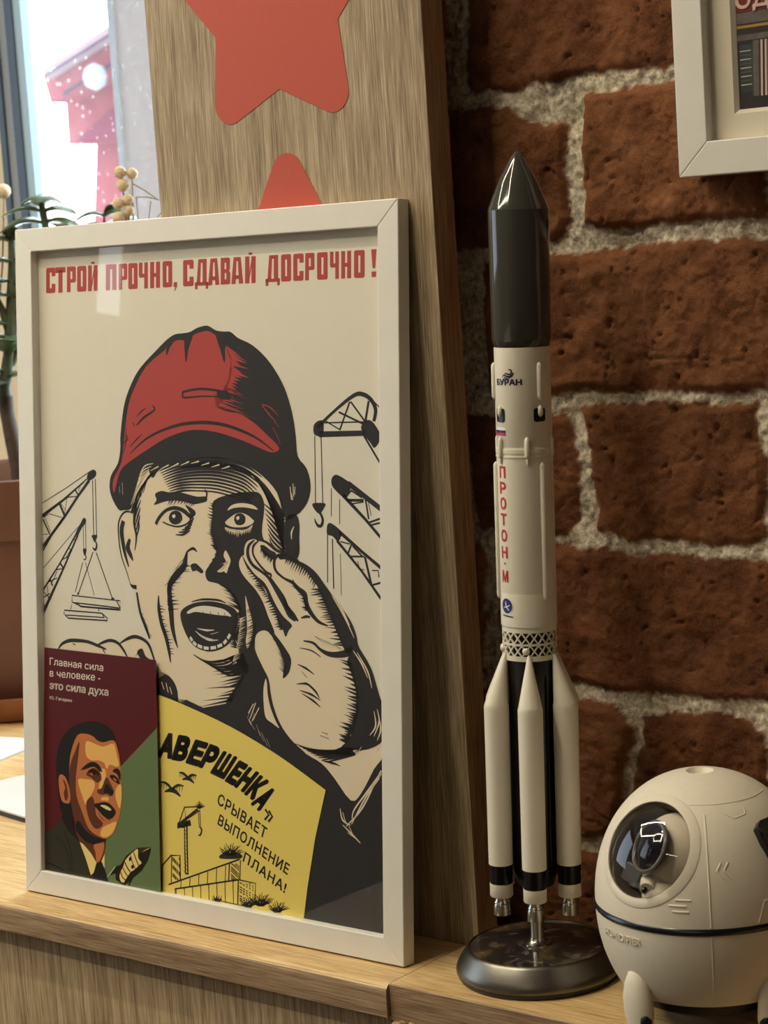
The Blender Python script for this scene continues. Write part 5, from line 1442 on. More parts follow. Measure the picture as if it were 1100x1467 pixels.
# ================================================================== THE COUNTER
SX = 0.2738
def worktop_profile(x0, x1, y0, y1, rnd, th, mb, m_top=0, m_edge=1):
    """slab with a rounded (or sharp) front edge"""
    prof = [(y1, 0)]
    if rnd:
        prof += [(y0 + rnd - rnd * math.sin(a), -rnd + rnd * math.cos(a)) for a in np.linspace(0, PI / 2, 7)]
    else:
        prof += [(y0 + .0006, 0), (y0, -.0006)]
    k = len(prof)
    prof += [(y0, -th), (y1, -th)]
    n = len(prof)
    v = [(x0, p[0], p[1]) for p in prof] + [(x1, p[0], p[1]) for p in prof]
    for i in range(n):
        j = (i + 1) % n
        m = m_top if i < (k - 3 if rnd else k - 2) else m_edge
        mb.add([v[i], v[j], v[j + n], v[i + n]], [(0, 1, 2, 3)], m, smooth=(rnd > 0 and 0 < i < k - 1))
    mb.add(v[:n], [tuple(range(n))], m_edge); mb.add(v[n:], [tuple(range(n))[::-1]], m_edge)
wt = thing('worktop', 'long light oak laminate worktop under the framed poster', 'worktop', (0, 0, 0))
w = MB(); worktop_profile(-1.35, SX - .0004, 0, .118, .0055, .020, w)
w.box(-1.35, .049, .118, .78, -.020, 0, 0)
w.build('slab', [M['top'], M['top_shaded']], wt, fix=True)
w = MB()
for i in range(26):
    a, b, c, r = random.uniform(0, .014), random.uniform(-.004, .004), random.uniform(-.026, -.021), random.uniform(.001, .003)
    w.ball((SX + .002 + a, .006 + b, c), r, 0, 7, 5, sq=(1.5, 1, .8))
w.build('torn_chipboard', M['core'], wt)
wt2 = thing('worktop', 'oak laminate worktop with a sharp edge under the rocket and humidifier', 'worktop', (SX, .0028, 0))
w = MB(); worktop_profile(0, .95, 0, .112, 0, .022, w)
w.build('slab', [M['top'], M['top_shaded']], wt2)
cb = thing('cabinet', 'grey oak cabinet front below the worktop with the poster', 'cabinet', (0, 0, FZ))
MB().box(-1.34, SX - .006, .010, .028, 0, -FZ - .0201).build('front_panel', M['panel'], cb)
MB().box(-1.34, SX - .006, .0285, .115, 0, -FZ - .0205).build('carcass', M['panel'], cb)
cb = thing('cabinet', 'grey oak cabinet front below the worktop with the rocket', 'cabinet', (SX, 0, FZ))
MB().box(.008, .95, .014, .030, 0, -FZ - .0301).build('front_panel', M['panel'], cb)
MB().box(.008, .95, .0305, .112, 0, -FZ - .0225).build('carcass', M['panel'], cb)

# ================================================================== BOARD WITH STARS
BYD = 0.0790
bd = thing('wooden_board', 'tall grey oak board with red orange stars leaning behind the poster', 'board', (0.1732, BYD, 0))
w = MB(); w.box(-.1104, .1104, 0, .0205, 0, .0, 0)
w = MB()
w.box(-.1104, .1104, 0, .0205, 0, 1.3, 0)
w.m[-1] = 1; w.m[-2] = 1
w.build('panel', [M['board'], M['board_edge']], bd, bevel=.0006)
def star(cx, cz):
    pts = []
    for k in range(5):
        t = PI / 2 + k * 2 * PI / 5
        ins = t - PI / 5
        pts.append((cx + .052 * math.cos(ins), cz + .052 * math.sin(ins)))
        ox, oz = cx + .0705 * math.cos(t), cz + .0705 * math.sin(t)
        for a in np.linspace(-1.12, 1.12, 12):
            pts.append((ox + .0128 * math.cos(t + a), oz + .0128 * math.sin(t + a)))
    MB().prism(pts, -.0003, -.00002, lambda x, y, d: (x, d, y)).build('star_sticker', M['star'], bd)
star(-.0012, .5765); star(.0004, .4025)

# ================================================================== FRAMED POSTER
ex = Vector((1.0, 0.0066, 0.0)).normalized(); ezv = Vector((-0.0006, 0.0924, 0.9957)).normalized(); nbv = ezv.cross(ex).normalized()
ex = nbv.cross(ezv)
FR = Matrix((ex, nbv, ezv)).transposed()
fp = thing('framed_poster', 'large white framed poster of a shouting worker in a red hard hat', 'picture', (-0.0637, 0.0245, 0.001), rot=FR)
FW, FH, FD, RW = 0.33, 0.4537, 0.0105, 0.0156
def rails(W, H, D, r, parent, m, bev=.0006):
    for k in range(4):
        if k == 0: q = [(0, 0), (W, 0), (W - r, r), (r, r)]
        if k == 1: q = [(W, 0), (W, H), (W - r, H - r), (W - r, r)]
        if k == 2: q = [(W, H), (0, H), (r, H - r), (W - r, H - r)]
        if k == 3: q = [(0, H), (0, 0), (r, r), (r, H - r)]
        c = (sum(p[0] for p in q) / 4, sum(p[1] for p in q) / 4)
        MB().prism(q, 0, D, lambda x, y, d: (x, d, y)).build('frame_rail', m, parent, bevel=bev)
rails(FW, FH, FD, RW, fp, M['white_frame'])
ix0, ix1, iz0, iz1 = RW + .0001, FW - RW - .0001, RW + .0001, FH - RW - .0001
INK = {'P': M['paper'], 'K': mat('black_ink', (30, 26, 26), 0.6), 'R': mat('red_ink', (176, 62, 56), 0.6), 'S': mat('flesh_ink', (230, 214, 186), 0.7), 'Y': mat('yellow_ink', (238, 214, 108), 0.65)}
w = MB(); w.box(ix0, ix1, .0066, .0072, iz0, iz1, 0)
draw(ART['poster'], .0066, INK, (ix0, ix1, iz0, iz1), w)
w.build('poster_print', list(INK.values()), fp, fix=False)
MB().box(ix0, ix1, .0073, .0098, iz0, iz1).build('backing_board', M['backing'], fp)
MB().box(ix0, ix1, .0050, .0058, iz0, iz1).build('glass_pane', M['glass'], fp)
# postcard standing in the lower left corner of the frame
pc = thing('postcard', 'maroon and green postcard of a smiling man in the poster frame corner', 'postcard', (-0.0637, 0.0245, 0.001), rot=FR)
CINK = {'M': mat('maroon_ink', (84, 18, 21), 0.35), 'G': mat('sage_ink', (98, 116, 76), 0.35), 'B': mat('brown_black_ink', (26, 20, 16), 0.35),
        'O': mat('orange_ink', (190, 112, 62), 0.35), 'L': mat('light_ochre_ink', (232, 178, 98), 0.35), 'D': mat('umber_ink', (92, 48, 28), 0.35),
        'C': mat('straw_ink', (232, 206, 130), 0.35), 'V': mat('dark_olive_ink', (48, 46, 32), 0.35), 'W': mat('white_ink', (240, 228, 212), 0.35), 'W2': mat('pale_green_ink', (170, 184, 130), 0.35)}
cq = ART['card'][0][4]
cpts = [(cq[i] * 1e-4, cq[i + 1] * 1e-4) for i in range(0, len(cq), 2)]
cbox = (ix0 + .0002, max(p[0] for p in cpts[1:4]) , iz0 + .0002, iz1)
cp = clip_poly(cpts, *cbox)
w = MB(); w.prism(cp, .0036, .0041, lambda x, y, d: (x, d, y), list(CINK).index('M'))
draw(ART['card'][1:], .0036, CINK, cbox, w)
w.build('card', list(CINK.values()), pc, fix=False)

# ================================================================== ROCKET MODEL
M['rk_white'] = mat('ivory_plastic', (228, 220, 202), 0.38, var=0.01, spec=0.4)
M['rk_grey'] = mat('gloss_graphite_paint', (66, 64, 58), 0.08, spec=0.55)
M['rk_black'] = mat('black_plastic', (22, 21, 20), 0.3)
M['rk_gloss'] = mat('gloss_black_band', (8, 8, 12), 0.28, spec=.35)
M['steel'] = mat('polished_steel', (190, 184, 172), 0.22, metal=1.0)
M['gun'] = mat('brushed_gunmetal', (120, 116, 108), 0.34, metal=1.0, var=0.05, bscale=500)
M['blue'] = mat('blue_print', (36, 44, 104), 0.4)
M['navy'] = mat('navy_print', (24, 24, 60), 0.4)
M['redp'] = mat('red_print', (188, 34, 40), 0.4)
M['wp'] = mat('white_print', (236, 232, 226), 0.4)
rk = thing('rocket_model', 'tall ivory rocket model with a graphite nose on a round metal stand', 'model', (0.3405, 0.0605, 0))
BH = 0.0176
axs = Vector((0.0246, 0.0175, 0.9995)).normalized(); sd = Vector((0.8141, 0.5799, -0.0302)).normalized(); fw_ = axs.cross(sd)
RM = Matrix.Translation((0, 0, BH)) @ Matrix((sd, fw_, axs)).transposed().to_4x4()
w = MB()
w.lathe([(.0001, 0), (.0466, 0), (.0474, .0012), (.0474, .0028), (.0483, .0036), (.0484, .0052), (.0478, .0072), (.0468, .0092), (.0424, .0160), (.0412, .0174), (.0402, .0176), (.0399, .0172), (.0399, .0166), (.0001, .0166)], 96, 0)
for i, f in enumerate(w.f):
    zc = sum(w.v[k][2] for k in f) / 4
    if zc < .003: w.m[i] = 1
w.build('stand_base', [M['gun'], M['rk_black']], rk)
m, nt, b = new_mat('printed_globe_disc')
b.inputs['Roughness'].default_value = 0.14
tc = nt.nodes.new('ShaderNodeTexCoord')
def nzz(s, d, ds):
    k = nt.nodes.new('ShaderNodeTexNoise'); k.inputs['Scale'].default_value = s; k.inputs['Detail'].default_value = d; k.inputs['Distortion'].default_value = ds
    nt.links.new(tc.outputs['Object'], k.inputs['Vector']); return k
land = nzz(22, 5, .6); cloud = nzz(46, 7, 2.2)
c1 = nt.nodes.new('ShaderNodeValToRGB'); e = c1.color_ramp.elements
e[0].position = .50; e[0].color = lin((44, 38, 36)); e[1].position = .60; e[1].color = lin((96, 78, 52))
nt.links.new(land.outputs['Fac'], c1.inputs[0])
c2 = nt.nodes.new('ShaderNodeValToRGB'); e = c2.color_ramp.elements
e[0].position = .55; e[0].color = (0, 0, 0, 1); e[1].position = .85; e[1].color = (.55, .55, .55, 1)
nt.links.new(cloud.outputs['Fac'], c2.inputs[0])
mx = nt.nodes.new('ShaderNodeMix'); mx.data_type = 'RGBA'; mx.inputs[7].default_value = lin((186, 172, 150))
nt.links.new(c2.outputs[0], mx.inputs[0]); nt.links.new(c1.outputs[0], mx.inputs[6]); nt.links.new(mx.outputs[2], b.inputs['Base Color'])
MB().lathe([(.0001, .0170), (.0398, .0170)], 96).build('globe_print', m, rk)
w = MB(); w.lathe([(.0078, -.0006), (.0076, .0004), (.0052, .0018), (.0040, .0040), (.0038, .050)], 32, 0, RM)
w.build('support_rod', M['steel'], rk)
w = MB(); w.lathe([(.0001, .036), (.0105, .036), (.0118, .040), (.0146, .046), (.0147, .1722), (.0001, .1722)], 64, 0, RM)
for a in (36, 96, -24, 156, -84, 216):
    t = math.radians(a); R = .0149
    w.tube([(R * math.sin(t), -R * math.cos(t), .05), (R * math.sin(t), -R * math.cos(t), .158), (R * math.sin(t) * .98, -R * math.cos(t) * .98, .161)], [.0011, .0011, .0007], 8, 0, RM)
w.build('core_tank', M['rk_black'], rk)
# perforated interstage ring
w = MB()
def band(z0, z1, r0, r1, mb): mb.lathe([(r0, z0), (r1, z0), (r1, z1), (r0, z1), (r0, z0)], 96, 0, RM)
band(.1700, .1728, .0146, .0158, w); band(.1788, .1800, .0146, .0156, w); band(.1862, .1894, .0146, .0156, w)
NC = 20
for row in ((.1726, .1790), (.1798, .1864)):
    for i in range(NC):
        for sgn in (1, -1):
            seg = 4; v = []
            for k in range(seg + 1):
                t = k / seg
                a = 2 * PI * (i + (t if sgn > 0 else 1 - t)) / NC
                z = row[0] + (row[1] - row[0]) * t
                da = .030
                for rr in (.0146, .0156):
                    for s_ in (-1, 1):
                        v.append((rr * math.sin(a + s_ * da), -rr * math.cos(a + s_ * da), z))
            f = []
            for k in range(seg):
                o = k * 4
                for (p, q) in ((0, 1), (1, 3), (3, 2), (2, 0)):
                    f.append((o + p, o + q, o + 4 + q, o + 4 + p))
            w.add(v, f, 0, False, RM)
    for i in range(NC):
        if random.random() < .12:
            a = 2 * PI * (i + .5) / NC; zc = (row[0] + row[1]) / 2
            w.ball((.0149 * math.sin(a), -.0149 * math.cos(a), zc), .0022, 0, 8, 6, RM)
w.build('lattice_ring', M['rk_white'], rk)
MB().lathe([(.0135, .170), (.0135, .190)], 48, 0, RM).build('ring_core', M['rk_black'], rk)
w = MB()
w.lathe([(.0150, .1892), (.0160, .1894), (.0160, .2082), (.01595, .2085), (.01595, .2087), (.0160, .2090), (.0160, .2856), (.0157, .2858)], 80, 0, RM)
w.build('lower_stage', M['rk_white'], rk)
w = MB()
w.lathe([(.0157, .2857), (.0163, .2858), (.0163, .2866), (.01605, .2868), (.01605, .2880), (.0163, .2882), (.0163, .2906), (.0160, .2908), (.0160, .2914), (.0157, .2916)], 80, 0, RM)
w.build('strap_ring', M['rk_white'], rk)
w = MB(); w.lathe([(.0157, .2912), (.0158, .2914), (.0158, .3472), (.0150, .3480)], 80, 0, RM)
w.build('upper_stage', M['rk_white'], rk)
def capsule(a, z0, z1, r, wd, mb, m=0, flat=.8):
    t = math.radians(a)
    pts = [(z0, .25), (z0 + wd * .5, .8), (z0 + wd, 1), (z1 - wd, 1), (z1 - wd * .5, .8), (z1, .25)]
    mb.tube([(r * math.sin(t), -r * math.cos(t), z) for z, k in pts], [wd * k * flat for z, k in pts], 12, m, RM)
for a in (5, 65, 125, 185, 245, 305):
    w = MB(); capsule(a, .2850, .2975, .0163, .0020, w); w.tube([(.0166 * math.sin(math.radians(a)), -.0166 * math.cos(math.radians(a)), z) for z in (.2825, .2850)], [.0006, .0008], 8, 0, RM)
    w.build('clamp', M['rk_white'], rk)
for a in (36, 156, 276):
    w = MB(); capsule(a, .2045, .2830, .0163, .0021, w); w.build('cable_duct', M['rk_white'], rk)
    w = MB(); capsule(a - 1, .3180, .3390, .0160, .0021, w); w.build('cable_duct', M['rk_white'], rk)
def on_cyl(az0, az1, z0, z1, r, mb, m=0, th=.0002, rc=.0, n=16):
    """rounded patch lying on the tube, laid in narrow strips"""
    v = []
    for i in range(n + 1):
        u = i / n
        if rc: u = .5 - .5 * math.cos(PI * u)
        a = az0 + (az1 - az0) * u
        e = min(a - az0, az1 - a) * r
        c = rc - math.sqrt(max(0, rc * rc - (rc - e) ** 2)) if e < rc else 0
        for z in (z0 + c, z1 - c):
            v.append(((r + th) * math.sin(a), -(r + th) * math.cos(a), z))
    mb.add(v, [(2 * i, 2 * i + 2, 2 * i + 3, 2 * i + 1) for i in range(n)], m, True, RM)
rad = math.radians
for a in (34, -56, 124, 214):
    w = MB(); on_cyl(rad(a - 14), rad(a + 14), .3058, .3135, .0158, w, 0, .00025, .0014)
    w.build('porthole', M['rk_gloss'], rk)
    w = MB(); capsule(a + 1, .3085, .3150, .0160, .0020, w); w.build('latch', M['rk_white'], rk)
def cyl_text(txt, az0, az1, z0, cap, r, m, name, bold=0.0, th=.0002):
    tris, asp = lettering(txt, bold)
    w = MB(); v = []; f = []
    for t in tris:
        k = len(v)
        for p in t:
            a = az0 + (az1 - az0) * p[0]
            v.append(((r + th) * math.sin(a), -(r + th) * math.cos(a), z0 + cap * p[1]))
        f.append((k, k + 1, k + 2))
    w.add(v, f, 0, False, RM)
    return w
# lettering down the lower stage
w = MB()
for ch, z in zip('ПРОТОН·М', (.2777, .2688, .2600, .2509, .2417, .2321, .2258, .2185)):
    if ch == '·':
        on_cyl(rad(-55), rad(-51), z - .0006, z + .0006, .0160, w); continue
    q = cyl_text(ch, rad(-62), rad(-45), z - .0031, .0062, .0160, None, '', .035)
    k = len(w.v); w.v += q.v; w.f += [tuple(i + k for i in f) for f in q.f]; w.m += q.m; w.s += q.s
w.build('red_lettering', M['redp'], rk, fix=False)
w = cyl_text('БУРАН', rad(-64), rad(-3), .3268, .0031, .0158, None, '', .045)
k = len(w.f)
def cyl_stroke(pts, ws, r, mb, m=0, th=.0002):
    p = smooth_pts(pts, False, 5); n = len(p); L = []
    for i in range(n):
        d = (Vector(p[min(i + 1, n - 1)]) - Vector(p[max(i - 1, 0)])).normalized()
        t = i / (n - 1) * (len(ws) - 1); j = min(int(t), len(ws) - 2); wd = ws[j] + (ws[j + 1] - ws[j]) * (t - j)
        nn = Vector((-d.y, d.x)) * wd * .5
        L.append((Vector(p[i]) + nn, Vector(p[i]) - nn))
    v = [((r + th) * math.sin(q.x / r), -(r + th) * math.cos(q.x / r), q.y) for l in L for q in l]
    mb.add(v, [(2 * i, 2 * i + 1, 2 * i + 3, 2 * i + 2) for i in range(n - 1)], m, False, RM)
for pts, ws in (([(-.0128, .3312), (-.0115, .3322), (-.0100, .3318), (-.0082, .3313), (-.0064, .3320), (-.0052, .3336)], (.0002, .0007, .0009, .0012, .0012, .0005)),
                ([(-.0112, .3328), (-.0098, .3332), (-.0084, .3327), (-.0070, .3330), (-.0064, .3343), (-.0072, .3353), (-.0084, .3351)], (.0002, .0007, .0009, .0010, .0010, .0008, .0003)),
                ([(-.0120, .3304), (-.0106, .3308), (-.0092, .3302), (-.0080, .3300)], (.0002, .0006, .0006, .0002))):
    cyl_stroke(pts, ws, .0158, w, 0)
w.build('name_logo', M['navy'], rk, fix=False)
w = MB(); on_cyl(rad(-78), rad(-41), .3013, .3028, .0158, w, 0); on_cyl(rad(-78), rad(-41), .2998, .3013, .0158, w, 1); on_cyl(rad(-78), rad(-41), .2983, .2998, .0158, w, 2)
w.build('flag_decal', [M['wp'], M['navy'], M['redp']], rk, fix=False)
def cyl_disc(az, z, ra, r, mb, m, th=.0002, n=28):
    pts = [(az + ra / r * math.cos(2 * PI * i / n), z + ra * math.sin(2 * PI * i / n)) for i in range(n)]
    mb.add([((r + th) * math.sin(p[0]), -(r + th) * math.cos(p[0]), p[1]) for p in pts] + [((r + th) * math.sin(az), -(r + th) * math.cos(az), z)], [(i, (i + 1) % n, n) for i in range(n)], m, False, RM)
w = MB(); az = rad(-51)
cyl_disc(az, .2015, .0047, .0160, w, 1, .00015); cyl_disc(az, .2015, .0043, .0160, w, 0, .0002)
c = az * .0160
cyl_stroke([(c - .0008, .2040), (c - .0005, .2020), (c - .0002, .2008)], (.0006, .0009, .0005), .0160, w, 1, .00025)
cyl_stroke([(c - .0026, .2006), (c, .2009), (c + .0026, .2022)], (.0003, .0007, .0003), .0160, w, 1, .00025)
cyl_stroke([(c, .2008), (c + .0014, .1995), (c + .0022, .1990)], (.0005, .0006, .0002), .0160, w, 1, .00025)
cyl_stroke([(c - .0040, .1960), (c, .1957), (c + .0046, .1955)], (.0006, .0007, .0006), .0160, w, 2, .0002)
w.build('emblem_decal', [M['blue'], M['wp'], M['navy']], rk, fix=False)
w = MB()
w.lathe([(.0148, .3468), (.0153, .3471), (.0157, .3474), (.0165, .3512), (.0168, .3520), (.0171, .4225), (.01715, .4234)], 96, 0, RM)
w.lathe([(.01715, .4234), (.0168, .4245), (.0158, .4272), (.0144, .4307), (.0125, .4353), (.0104, .4402), (.0076, .4452), (.0049, .4500), (.0022, .4540), (.0014, .4550), (.0006, .4555), (.0001, .4556)], 96, 0, RM)
w.build('nose_fairing', M['rk_grey'], rk)
for k in range(6):
    a = rad(-2.5 + 60 * k); dx, dy = math.sin(a), -math.cos(a); R = .0226
    T = RM @ Matrix.Translation((dx * R, dy * R, 0))
    w = MB()
    prof = [(.0001, .0515), (.0070, .0515), (.0071, .1425), (.0071, .1440), (.0068, .1453)]
    w.lathe(prof, 32, 0, T)
    # leaning cone
    rings = []; n = 32
    cone = [(.1453, .0067, R), (.1480, .0062, R - .0005), (.1720, .0013, .0163), (.1738, .0006, .0158)]
    v = []
    for z, r, RR in cone:
        for i in range(n):
            t = 2 * PI * i / n
            v.append((dx * RR + r * math.sin(t), dy * RR - r * math.cos(t), z))
    f = [(j * n + i, j * n + (i + 1) % n, (j + 1) * n + (i + 1) % n, (j + 1) * n + i) for j in range(3) for i in range(n)] + [tuple(range(3 * n, 4 * n))]
    w.add(v, f, 0, True, RM)
    bo = w.build('booster', M['rk_white'], rk)
    MB().lathe([(.0001, .0404), (.00655, .0404), (.00655, .0514), (.0001, .0514)], 32, 0, T).build('black_band', M['rk_gloss'], bo)
    MB().lathe([(.0001, .0324), (.0064, .0324), (.0067, .0328), (.0067, .0402), (.0001, .0402)], 32, 0, T).build('skirt', M['rk_white'], bo)
    MB().lathe([(.0034, .0330), (.0036, .0305), (.0044, .0290), (.0046, .0286), (.0043, .0280), (.0047, .0272), (.0050, .0215), (.0046, .0215), (.0030, .0300)], 28, 0, T).build('nozzle', M['steel'], bo)

# ================================================================== HUMIDIFIER
M['hm_white'] = mat('warm_white_plastic', (228, 218, 200), 0.46, var=0.02, bscale=250, spec=0.35)
M['hm_seal'] = mat('dark_blue_rubber_ring', (14, 18, 26), 0.22)
M['hm_dark'] = mat('black_plastic_base', (14, 13, 12), 0.4)
M['hm_in'] = mat('smoked_interior', (66, 60, 54), 0.5)
HC = Vector((0.4590, 0.0530, 0)); hd = Vector((1.0255 - HC.x, -0.9013 - HC.y, 0)).normalized()
HR = Matrix((Vector((-hd.y, hd.x, 0)), -hd, Vector((0, 0, 1)))).transposed()
hm = thing('humidifier', 'round white capsule humidifier with a dark porthole beside the rocket', 'humidifier', HC, rot=HR)
ZE, RE, AE, KE = 0.0655, 0.0597, 0.0703, 2.12
def hr(h): return RE * max(0.0, 1 - (abs(h) / AE) ** KE) ** (1 / KE)
pa, ph = rad(-39), .040
pc0 = Vector((hr(ph) * math.sin(pa), -hr(ph) * math.cos(pa), ZE + ph))
def grad(p):
    r = math.hypot(p.x, p.y); g = r ** (KE - 1) / RE ** KE
    return Vector((g * p.x / r, g * p.y / r, abs(p.z - ZE) ** (KE - 1) / AE ** KE * (1 if p.z > ZE else -1))).normalized()
pn = grad(pc0); pe1 = Vector((math.cos(pa), math.sin(pa), 0)); pe2 = pn.cross(pe1).normalized()
if pe2.z < 0: pe2 = -pe2
def F(p): return (math.hypot(p.x, p.y) / RE) ** KE + (abs(p.z - ZE) / AE) ** KE - 1
def port(a, b, off=0.0):
    lo, hi = -.05, .02
    q = pc0 + pe1 * a + pe2 * b
    for _ in range(40):
        t = (lo + hi) / 2
        if F(q + pn * t) > 0: hi = t
        else: lo = t
    return q + pn * (lo + off)
PR = .0262
# upper shell with the opening cut out
N1, N2 = 180, 90
v = []; f = []
for j in range(N2 + 1):
    t = (PI / 2) * j / N2
    h = AE * math.sin(t) ** 1.0
    if j == N2: h = AE * .9995
    r = hr(h)
    if r < .0075: r = .0075; h = AE * .9965
    for i in range(N1):
        a = 2 * PI * i / N1
        v.append(Vector((r * math.sin(a), -r * math.cos(a), ZE + h)))
for j in range(N2):
    for i in range(N1):
        q = (j * N1 + i, j * N1 + (i + 1) % N1, (j + 1) * N1 + (i + 1) % N1, (j + 1) * N1 + i)
        c = sum((v[k] for k in q), Vector()) / 4 - pc0
        if c.dot(pn) > -.02 and math.hypot(c.dot(pe1), c.dot(pe2)) < PR + .0004: continue
        f.append(q)
w = MB(); w.add(v, f, 0, True)
w.lathe([(.0076, ZE + AE * .996), (.0070, ZE + AE * .99), (.0056, ZE + AE * .955), (.0001, ZE + AE * .95)], 48)
w.build('upper_shell', M['hm_white'], hm)
w = MB()
prof = [(.0001, ZE - .045), (hr(.045) - .001, ZE - .045)] + [(hr(h), ZE - h) for h in np.linspace(.0446, .0022, 40)]
w.lathe(prof, 120)
w.build('lower_shell', M['hm_white'], hm)
w = MB()
n = 120
for ang in range(1):
    w.lathe([(RE - .002 + .0030 * math.cos(t), ZE - .0002 + .0026 * math.sin(t)) for t in np.linspace(0, 2 * PI, 13)], 120)
w.build('seal_ring', M['hm_seal'], hm)
MB().lathe([(.0001, .0115), (.036, .0115), (.041, .0140), (.0425, .0206), (.0001, .0206)], 64).build('base_plate', M['hm_dark'], hm)
# porthole: raised rim, shallow groove ring, smoked bowl, clear dome
w = MB(); n = 72; v = []; prof = ((PR - .0004, -.0030), (PR - .0002, .0001), (PR + .0002, .0004), (PR + .0044, .0004), (PR + .0047, .0002), (PR + .0048, -.0006))
for (rr, off) in prof:
    for i in range(n):
        a = 2 * PI * i / n
        v.append(port(rr * math.cos(a), rr * math.sin(a), off))
w.add(v, [(j * n + i, j * n + (i + 1) % n, (j + 1) * n + (i + 1) % n, (j + 1) * n + i) for j in range(len(prof) - 1) for i in range(n)], 0, True)
w.build('porthole_rim', M['hm_white'], hm)
w = MB(); v = []
prof = ((PR - .0006, -.0006), (PR - .003, -.012), (PR - .007, -.022), (PR - .014, -.029), (.0005, -.032))
for (rr, off) in prof:
    for i in range(n):
        a = 2 * PI * i / n
        q = port((PR - .0006) * math.cos(a), (PR - .0006) * math.sin(a), -.0006)
        v.append(pc0 + (q - pc0) * (rr / (PR - .0006)) + pn * off if rr < PR - .001 else q)
w.add(v, [(j * n + i, j * n + (i + 1) % n, (j + 1) * n + (i + 1) % n, (j + 1) * n + i) for j in range(len(prof) - 1) for i in range(n)], 0, True)
w.build('porthole_bowl', M['hm_in'], hm)
w = MB(); v = []; ks = 12
for j in range(ks + 1):
    rr = PR * math.sin(PI / 2 * j / ks) + .0001
    off = .0003 + .0040 * math.cos(PI / 2 * j / ks)
    for i in range(n):
        a = 2 * PI * i / n
        v.append(port(rr * math.cos(a), rr * math.sin(a), off))
w.add(v, [(j * n + i, j * n + (i + 1) % n, (j + 1) * n + (i + 1) % n, (j + 1) * n + i) for j in range(ks) for i in range(n)] + [tuple(range(n))], 0, True)
w.build('porthole_dome', pane('smoked_dome', (0.90, 0.88, 0.86), boost=1.4), hm)
# little astronaut behind the dome: helmet, dark visor, paw
PM = Matrix.Translation(pc0) @ Matrix((pe1, -pn, pe2)).transposed().to_4x4()
w = MB()
w.ball((.0072, .0190, .0026), .0218, 0, 36, 22, PM, sq=(.95, .8, 1))
w.ball((.0085, .0140, -.0200), .0105, 0, 24, 14, PM, sq=(1, .8, .9))
w.tube([(.0065, .012, -.014), (.0050, .007, -.0175), (.0068, .0045, -.0205)], [.0046, .0052, .0040], 16, 0, PM)
ast = w.build('astronaut_figure', M['hm_white'], hm)
VM = PM @ Matrix.Translation((.0042, .0008, .0010)) @ Matrix.Rotation(rad(-14), 4, 'Z')
VD = Matrix.Diagonal((1, 1.08, 1, 1))
w = MB(); w.lathe([(.0001, -.0036), (.0050, -.0032), (.0095, -.0018), (.0122, .0006)], 40, 0, VM @ Matrix.Rotation(-PI / 2, 4, 'X') @ Matrix.Diagonal((1, 1.10, 1, 1)))
w.build('visor', mat('dark_violet_visor', (22, 18, 28), 0.08, spec=0.5), ast)
w = MB(); pts = [VM @ Vector((.0122 * math.cos(t), .0002, .0134 * math.sin(t))) for t in np.linspace(0, 2 * PI, 41)]
w.tube(pts, .0013, 8, 0, None, False)
w.build('visor_rim', mat('grey_visor_rim', (92, 86, 80), 0.35), ast)
w = MB(); w.ball((.0080, .0010, -.0214), .0018, 0, 10, 8, PM); w.build('paw_pad', M['hm_dark'], ast)
w = MB(); w.box(-.0150, -.0020, .012, .018, -.0215, -.0110, 0, PM @ Matrix.Rotation(rad(14), 4, 'Y')); w.build('dark_backpack', mat('slate_plastic', (52, 54, 60), 0.35), ast, bevel=.001)
# seams, louvres and emblem embossed in the shell
def hpt(a, h, off=0.0):
    r = hr(h); p = Vector((r * math.sin(a), -r * math.cos(a), ZE + h))
    return p + (grad(p) if r > .002 else Vector((0, 0, 1))) * off
def emboss(pts, wd, mb):
    out = []
    for i in range(len(pts) - 1):
        for k in range(6):
            t = k / 6
            out.append((pts[i][0] + (pts[i + 1][0] - pts[i][0]) * t, pts[i][1] + (pts[i + 1][1] - pts[i][1]) * t))
    out.append(pts[-1])
    mb.tube([hpt(a, h, -wd * .35) for a, h in out], wd, 8)
w = MB()
emboss([(.035, .0025), (.035, .030), (.035, .056)], .0006, w)
for k, (a0, a1, h) in enumerate(((-.33, -.17, .0135), (-.30, -.15, .0105), (-.27, -.13, .0165))): emboss([(a0 + .02 * 0, h), (a1, h)], .0007, w)
for da in (.16, .23): emboss([(da, .0345), (da - .05, .0305), (da + .02, .0265)], .0006, w)
emboss([(.46, .0025), (.53, .0135), (.95, .0140)], .0005, w)
emboss([(a, .0600) for a in np.linspace(-.2, 1.4, 14)], .0004, w)
emboss([(.30, .0560), (.42, .0535), (.60, .0545), (.64, .0570)], .0004, w)
w.build('embossed_seams', M['hm_white'], hm)
w = MB(); emboss([(.035, -.0027), (.035, -.020), (.035, -.0445)], .0005, w); w.build('lower_seam', M['hm_white'], hm)
tris, asp = lettering('HUMIDIFIER', .03)
w = MB(); v = []; f = []
for t in tris:
    k = len(v)
    for p in t:
        v.append(hpt(-1.12 + .50 * p[0], -.0112 + .0038 * p[1] + .0006 * p[0], .0005))
    for p in t:
        v.append(hpt(-1.12 + .50 * p[0], -.0112 + .0038 * p[1] + .0006 * p[0], -.0002))
    f += [(k, k + 1, k + 2), (k, k + 1, k + 4, k + 3), (k + 1, k + 2, k + 5, k + 4), (k + 2, k, k + 3, k + 5)]
w.add(v, f)
w.build('embossed_lettering', M['hm_white'], hm)
